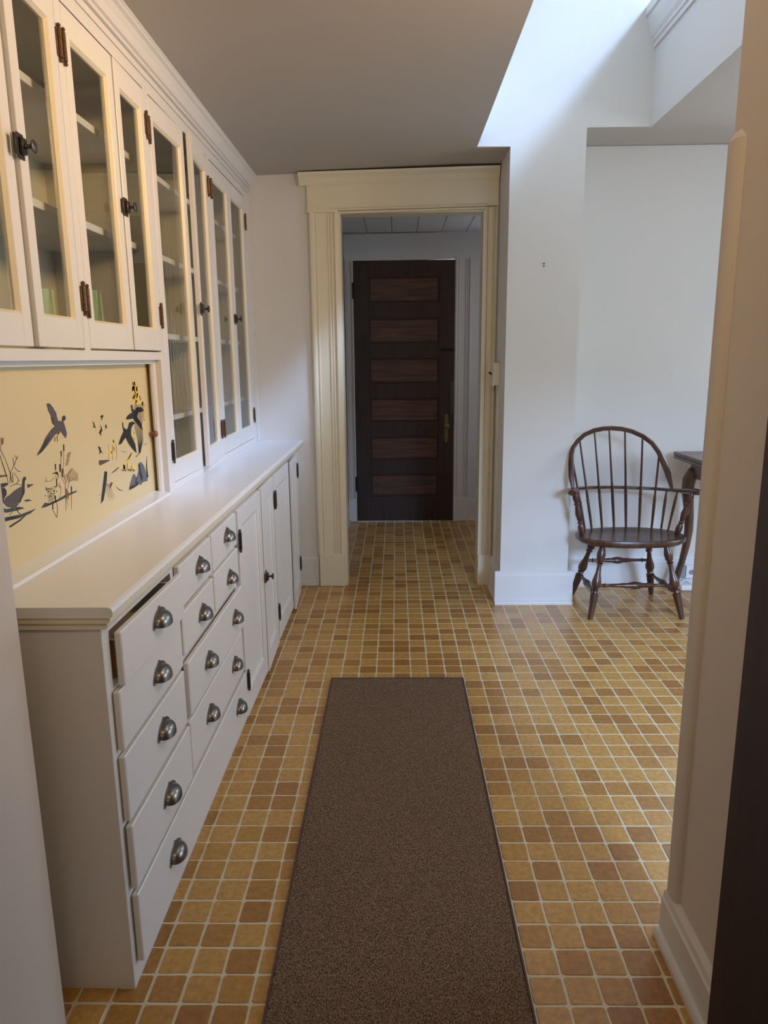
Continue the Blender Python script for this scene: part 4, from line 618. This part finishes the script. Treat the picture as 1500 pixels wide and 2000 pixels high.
COLS = {'gray': (0.085, 0.070, 0.066), 'dark': (0.032, 0.022, 0.020), 'black': (0.012, 0.011, 0.013), 'brown': (0.11, 0.055, 0.032), 'rust': (0.22, 0.09, 0.045), 'ochre': (0.34, 0.20, 0.08),
        'yellow': (0.90, 0.62, 0.10), 'green': (0.035, 0.06, 0.042), 'slate': (0.11, 0.115, 0.15)}
CM = {k: mat('painted_' + k, v, 0.45, noise=0.3, nscale=90) for k, v in COLS.items()}
lay = {'yellow': 0, 'green': 1, 'brown': 2, 'ochre': 2, 'rust': 3, 'slate': 1, 'gray': 4, 'dark': 5, 'black': 5}
def decal(name, pn, items, kind=None):
    """flat print on the panel: items = (colour, [(y, z)...])"""
    me = bpy.data.meshes.new(name); L0 = wloc(pn); cols = sorted(set(c for c, _ in items)); vs = []; fs = []; mi = []
    xx = -.8503 if pn is pn1 else -.8563
    for c, pts in items:
        X = xx + .00004 * lay[c]; o_ = len(vs)
        vs += [Vector((X, a * X / -.848, 1.36 + (b - 1.36) * X / -.848)) - L0 for a, b in pts]; fs.append(list(range(o_, o_ + len(pts)))); mi.append(cols.index(c))
    me.from_pydata(vs, [], fs)
    for c in cols: me.materials.append(CM[c])
    me.polygons.foreach_set('material_index', mi)
    o = bpy.data.objects.new(name, me); C.objects.link(o); o.parent = pn
    if kind: o['kind'] = kind
for n_, D in MURAL.items():
    its = [(c_, [(f_[i] / 1e4, f_[i + 1] / 1e4) for i in range(0, len(f_), 2)]) for c_, L_ in D.items() for f_ in L_]
    for pn in (pn1, pn2):
        mine = [(c, p) for c, p in its if (sum(q[0] for q in p) / len(p) < 2.0) == (pn is pn1)]
        if not mine: continue
        if n_ == 'painted_small_birds':
            for it in mine: decal('painted_bird', pn, [it])
        else: decal(n_, pn, mine, 'stuff')
T0, T1 = 1.394, 2.218
glass_door(up1, 1.303, 1.655, T0, T1, 'near', 0, [])
glass_door(up1, 1.660, 1.925, T0, T1, 'far', .040, [(1.934, 2.115), (1.940, 1.520)], (1.662, 1.812))
glass_door(up1, 1.965, 2.286, T0, T1, 'near', 0, [(1.958, 2.115), (1.962, 1.515)])
glass_door(up1, 2.292, 2.556, T0, T1, 'far', .012, [(2.562, 2.115), (2.575, 1.512)], (2.300, 1.812))
# tall unit standing on the worktop
up2 = empty('china_cabinet', (-.98, 3.42, .896), 'tall white glazed china cabinet standing on the worktop at the far end, one door ajar', 'cabinet')
shelf_box(up2, 2.5785, 3.385, .8975, (1.144, 1.450, 1.734, 2.01)); 
m = MB()
for z in (1.144, 1.450, 1.734, 2.01): build('shelf', MB().box(UB, -.862, 3.40, 4.15, z - .010, z + .010, .001), CAB, up2)
build('cabinet_box', MB().box(UB - .012, UB, 3.385, FAR - .002, .8975, 2.26).box(UB, UX - .02, 4.155, 4.17, .8975, 2.26), INNER, up2)
fr = MB().box(UX - .020, UX - .0006, 2.578, FAR - .001, .8955, .922).box(UX - .020, UX - .0006, 2.578, FAR - .001, 2.222, 2.26)
fr.box(UX - .020, UX - .0006, 2.578, 2.605, .922, 2.222).box(UX - .020, UX - .0006, 3.345, 3.40, .922, 2.222).box(UX - .020, UX - .0006, 4.13, FAR - .001, .922, 2.222)
fr.box(UX - .0006, UX + .010, 4.20, FAR - .001, .896, 2.25)
build('face_frame', fr, CAB, up2)
Z0 = .924
glass_door(up2, 2.600, 2.985, Z0, T1, 'near', -.012, [(2.582, 2.105)])
put('hinge', HD, up2, (UX + .001, 2.596, 1.038))
glass_door(up2, 2.995, 3.345, Z0, T1, 'far', .085, [(3.352, 2.100), (3.352, 1.046)], (3.010, 1.563), hm=None)
glass_door(up2, 3.400, 3.762, Z0, T1, 'near', 0, [(3.398, 2.100), (3.400, 1.046)])
glass_door(up2, 3.768, 4.128, Z0, T1, 'far', 0, [(4.138, 2.090), (4.140, 1.052)], (3.778, 1.563))
# frieze and crown along the top
struct('trim_5', MB().box(UX - .019, UX + .002, 1.27, FAR, 2.261, 2.35), CAB, 'flat white frieze board over the wall cupboards', 'trim')
cr = [(UX + .003, 2.282), (UX + .012, 2.282), (UX + .014, 2.290), (UX + .008, 2.294), (UX + .018, 2.298), (UX + .020, 2.304), (UX + .024, 2.320), (UX + .034, 2.336), (UX + .044, 2.342), (UX + .046, 2.346), (UX + .052, 2.350), (UX + .052, 2.3535), (UX + .003, 2.3535)]
struct('trim_6', MB().prism(cr, 'y', 1.27, FAR), CAB, 'stepped cream crown moulding between wall cupboards and ceiling', 'moulding')

# ------------------------------------------------------------------ things on the walls
sw = empty('light_switch', (.577, 4.12, 1.265), 'cream boxed light switch on the side of the white column', 'switch')
build('switch_box', MB().box(.541, .5765, 4.075, 4.165, 1.208, 1.330, .002), PLAST, sw)
build('cover_plate', MB().box(.536, .541, 4.070, 4.170, 1.203, 1.335, .001), PLAST, sw)
build('toggle', MB().turned((.537, 4.12, 1.268), (.519, 4.12, 1.279), [(0, .006), (1, .004)], 8), BLACKM, sw)
cc = build('joint_strip', MB().box(.568, .5765, 4.085, 4.097, .192, 1.20, .001), PLAST, None, (.572, 4.09, .192))  # added strip marking the joint where the side board bows, no cable
tag(cc, 'thin cream strip added along the bowed board joint below the light switch', 'trim strip')
for k, z in enumerate((1.828, 1.816)):
    o = build('wall_screw', MB().turned((.762, COLY, z), (.762, COLY - .010, z), [(0, .002), (.6, .002), (.7, .0045), (1, .003)], 8), OLDBR, None, (.762, COLY, z))
    tag(o, ('upper' if k == 0 else 'lower') + ' of two tiny brass screws high on the white column', 'screw', 'screws on the column')

# ------------------------------------------------------------------ outlet and adapter in the alcove
ot = empty('outlet_box', (1.735, ALCY - .02, .10), 'white outlet box on the baseboard under the wooden table', 'outlet')
build('box', MB().box(1.720, 1.80, ALCY - .058, ALCY - .017, .060, .136, .003), WHITEP, ot)
build('socket', MB().turned((1.752, ALCY - .057, .098), (1.752, ALCY - .060, .098), [(0, .016), (1, .015)], 12), GREYP, ot)
ad = empty('power_adapter', (1.70, ALCY - .04, .09), 'grey power adapter with looping cable beside the white outlet box', 'adapter')
build('adapter_body', MB().box(1.680, 1.7165, ALCY - .060, ALCY - .018, .062, .132, .003), GREYP, ad)
build('cable', MB().tube([(1.69, ALCY - .04, .131), (1.685, ALCY - .045, .150), (1.70, ALCY - .05, .156), (1.716, ALCY - .05, .152)], .0025, 6), GREYP, ad)
fb = empty('floor_plug', (1.715, ALCY - .08, 0), 'low white rounded plug box lying on the tiles under the outlet', 'plug')
build('plug_body', MB().box(1.675, 1.76, ALCY - .115, ALCY - .045, .0, .032, .006), WHITEP, fb)
build('plug_cord', MB().tube([(1.69, ALCY - .07, .030), (1.70, ALCY - .06, .044), (1.725, ALCY - .055, .050), (1.75, ALCY - .06, .042), (1.765, ALCY - .07, .02)], .003, 6), WHITEP, fb)

# ------------------------------------------------------------------ table behind the chair
tb = empty('side_table', (1.85, 3.9, 0), 'brown wooden table with folded top and curved leg at the alcove right, behind the chair', 'table')
TX, TY = 1.585, 4.14
build('table_top', MB().box(TX, TX + .55, TY - .55, TY, .806, .825, .003), TABLEW, tb)
build('folded_leaf', MB().box(TX + .001, TX + .549, TY - .549, TY - .001, .786, .8045, .003), TABLEW, tb)
build('apron', MB().box(TX + .075, TX + .47, TY - .46, TY - .07, .690, .786, .002), TABLEW, tb)
def cab_leg(cx, cy, sx):
    P = [(.075, .0, .735), (.052, .0, .715), (.034, 0, .675), (.030, 0, .615), (.040, 0, .54), (.050, 0, .46), (.054, 0, .38), (.046, 0, .29), (.030, 0, .20), (.008, 0, .11), (-.012, 0, .05), (-.020, 0, .02)]
    return MB().tube([(cx + sx * p[0], cy + p[1], p[2]) for p in P], [.030, .034, .036, .033, .029, .026, .024, .021, .018, .018, .024, .020], 10)
build('leg', cab_leg(TX + .03, TY - .09, 1), TABLEW, tb)
build('leg', cab_leg(TX + .03, TY - .44, 1), TABLEW, tb)
build('leg', cab_leg(TX + .52, TY - .09, -1), TABLEW, tb)
build('leg', cab_leg(TX + .52, TY - .44, -1), TABLEW, tb)

# ------------------------------------------------------------------ Windsor armchair
ch = empty('windsor_armchair', (1.25, 3.83, 0), 'dark brown bow-back wooden armchair with turned spindles and legs, in the alcove', 'armchair')
# seat: wide D-shaped saddle
n = 36; cx, cy, a_, b_ = 1.247, 3.782, .288, .176; ring = []
for i in range(n):
    t = 2 * math.pi * i / n; c, s = math.cos(t), math.sin(t)
    ex = .82 if s < 0 else .9
    ring.append((cx + a_ * math.copysign(abs(c) ** ex, c), cy + b_ * math.copysign(abs(s) ** ex, s)))
vs = []; fs = []
lv = [(.80, .388), (.93, .392), (.99, .404), (1.0, .416), (.985, .425), (.93, .428), (.75, .420), (.45, .414), (.2, .416)]
for k, z in lv: vs += [(cx + (x - cx) * k, cy + (y - cy) * k, z) for x, y in ring]
for l in range(len(lv) - 1):
    for i in range(n): fs.append([l * n + i, l * n + (i + 1) % n, (l + 1) * n + (i + 1) % n, (l + 1) * n + i])
fs.append(list(range(n))[::-1]); fs.append([(len(lv) - 1) * n + i for i in range(n)])
build('seat', MB().add(vs, fs, True), SEATW, ch)
LEGP = [(0, .013), (.04, .0145), (.30, .0215), (.335, .022), (.345, .014), (.37, .012), (.385, .019), (.40, .013), (.43, .022), (.47, .0255), (.52, .022), (.60, .014), (.69, .0115), (.715, .012), (.73, .019), (.745, .013), (.78, .020), (.84, .0235), (.90, .018), (.97, .012), (1, .011)]
legs = [((1.020, 3.640, .0), (1.085, 3.700, .405)), ((1.502, 3.640, .0), (1.410, 3.700, .405)), ((1.020, 4.052, .0), (1.100, 3.895, .405)), ((1.482, 4.052, .0), (1.385, 3.895, .405))]
lp = []
for f, t in legs:
    build('leg', MB().turned(f, t, LEGP, 14), CHAIRW, ch); lp.append((Vector(f), Vector(t)))
def onleg(k, z): f, t = lp[k]; return f + (t - f) * (z / t.z)
STP = [(0, .007), (.04, .008), (.10, .008), (.115, .013), (.13, .008), (.28, .009), (.36, .013), (.40, .012), (.46, .0185), (.5, .020), (.54, .0185), (.60, .012), (.64, .013), (.72, .009), (.87, .008), (.885, .013), (.90, .008), (.96, .008), (1, .007)]
build('stretcher', MB().turned(onleg(0, .178), onleg(1, .178), STP, 12), CHAIRW, ch)
build('stretcher', MB().turned(onleg(2, .232), onleg(3, .232), STP, 12), CHAIRW, ch)
build('stretcher', MB().turned(onleg(0, .140), onleg(2, .140), STP, 12), CHAIRW, ch)
build('stretcher', MB().turned(onleg(1, .140), onleg(3, .140), STP, 12), CHAIRW, ch)
# arm bow
ARM = [(.905, 3.68, .672), (.925, 3.72, .672), (.940, 3.78, .668), (.953, 3.84, .662), (.972, 3.888, .656), (1.02, 3.925, .654), (1.10, 3.947, .653), (1.185, 3.956, .652), (1.263, 3.958, .650), (1.346, 3.955, .646), (1.42, 3.944, .644), (1.475, 3.912, .644), (1.518, 3.87, .647), (1.548, 3.82, .653), (1.562, 3.76, .660), (1.572, 3.69, .668)]
wd = [1.5, 1.9, 1.6, 1.2, 1, 1, 1, 1, 1, 1, 1, 1, 1.2, 1.6, 1.9, 1.5]
build('arm_rail', MB().tube(ARM, wd, 8, (.0095, .0145, (0, 0, 1))), CHAIRW, ch)
BOW = [(.940, 3.806, .665), (.934, 3.832, .73), (.936, 3.860, .80), (.941, 3.880, .845), (.952, 3.896, .879), (.978, 3.911, .914), (1.017, 3.924, .946), (1.070, 3.934, .968), (1.120, 3.938, .977), (1.165, 3.938, .979), (1.219, 3.937, .975), (1.273, 3.932, .962), (1.331, 3.921, .936), (1.377, 3.905, .900), (1.409, 3.886, .854), (1.431, 3.863, .801), (1.448, 3.842, .749), (1.466, 3.810, .662)]
bw = [.6, 1.25, 1.3, 1.1] + [1] * 10 + [1.1, 1.3, 1.25, .6]
build('bow', MB().tube(BOW, bw, 8, (.0115, .0125, (0, 1, 0))), CHAIRW, ch)
SEAT = [(1.034, 3.88), (1.077, 3.905), (1.137, 3.92), (1.205, 3.93), (1.272, 3.935), (1.342, 3.93), (1.407, 3.92), (1.452, 3.90), (1.478, 3.87)]
TOPS = [(.945, 3.872, .822), (.991, 3.91, .915), (1.073, 3.929, .960), (1.152, 3.932, .970), (1.236, 3.928, .963), (1.327, 3.912, .926), (1.407, 3.873, .836), (1.475, 3.910, .645), (1.518, 3.868, .648)]
SPX = [(0, .006), (.12, .007), (.36, .0088), (.375, .0072), (.39, .0088), (.48, .006), (1, .0055)]
SPL = [(0, .0055), (.3, .0065), (.62, .0085), (.66, .0072), (.70, .0085), (.9, .0055), (1, .0045)]
for k, (s, t) in enumerate(zip(SEAT, TOPS)):
    build('spindle', MB().turned((s[0], s[1] - .010, .418), t, SPX if k < 7 else SPL, 8), CHAIRW, ch)
POST = [(0, .012), (.08, .014), (.16, .018), (.24, .016), (.29, .010), (.32, .015), (.35, .010), (.40, .0135), (.52, .0185), (.62, .014), (.70, .0105), (.73, .016), (.76, .0105), (.82, .015), (.90, .0165), (.96, .011), (1, .009)]
build('arm_post', MB().turned((.995, 3.775, .415), (.932, 3.740, .668), POST, 12), CHAIRW, ch)
build('arm_post', MB().turned((1.492, 3.775, .415), (1.545, 3.740, .662), POST, 12), CHAIRW, ch)
build('arm_spindle', MB().turned((1.008, 3.83, .415), (.950, 3.82, .665), SPL, 8), CHAIRW, ch)
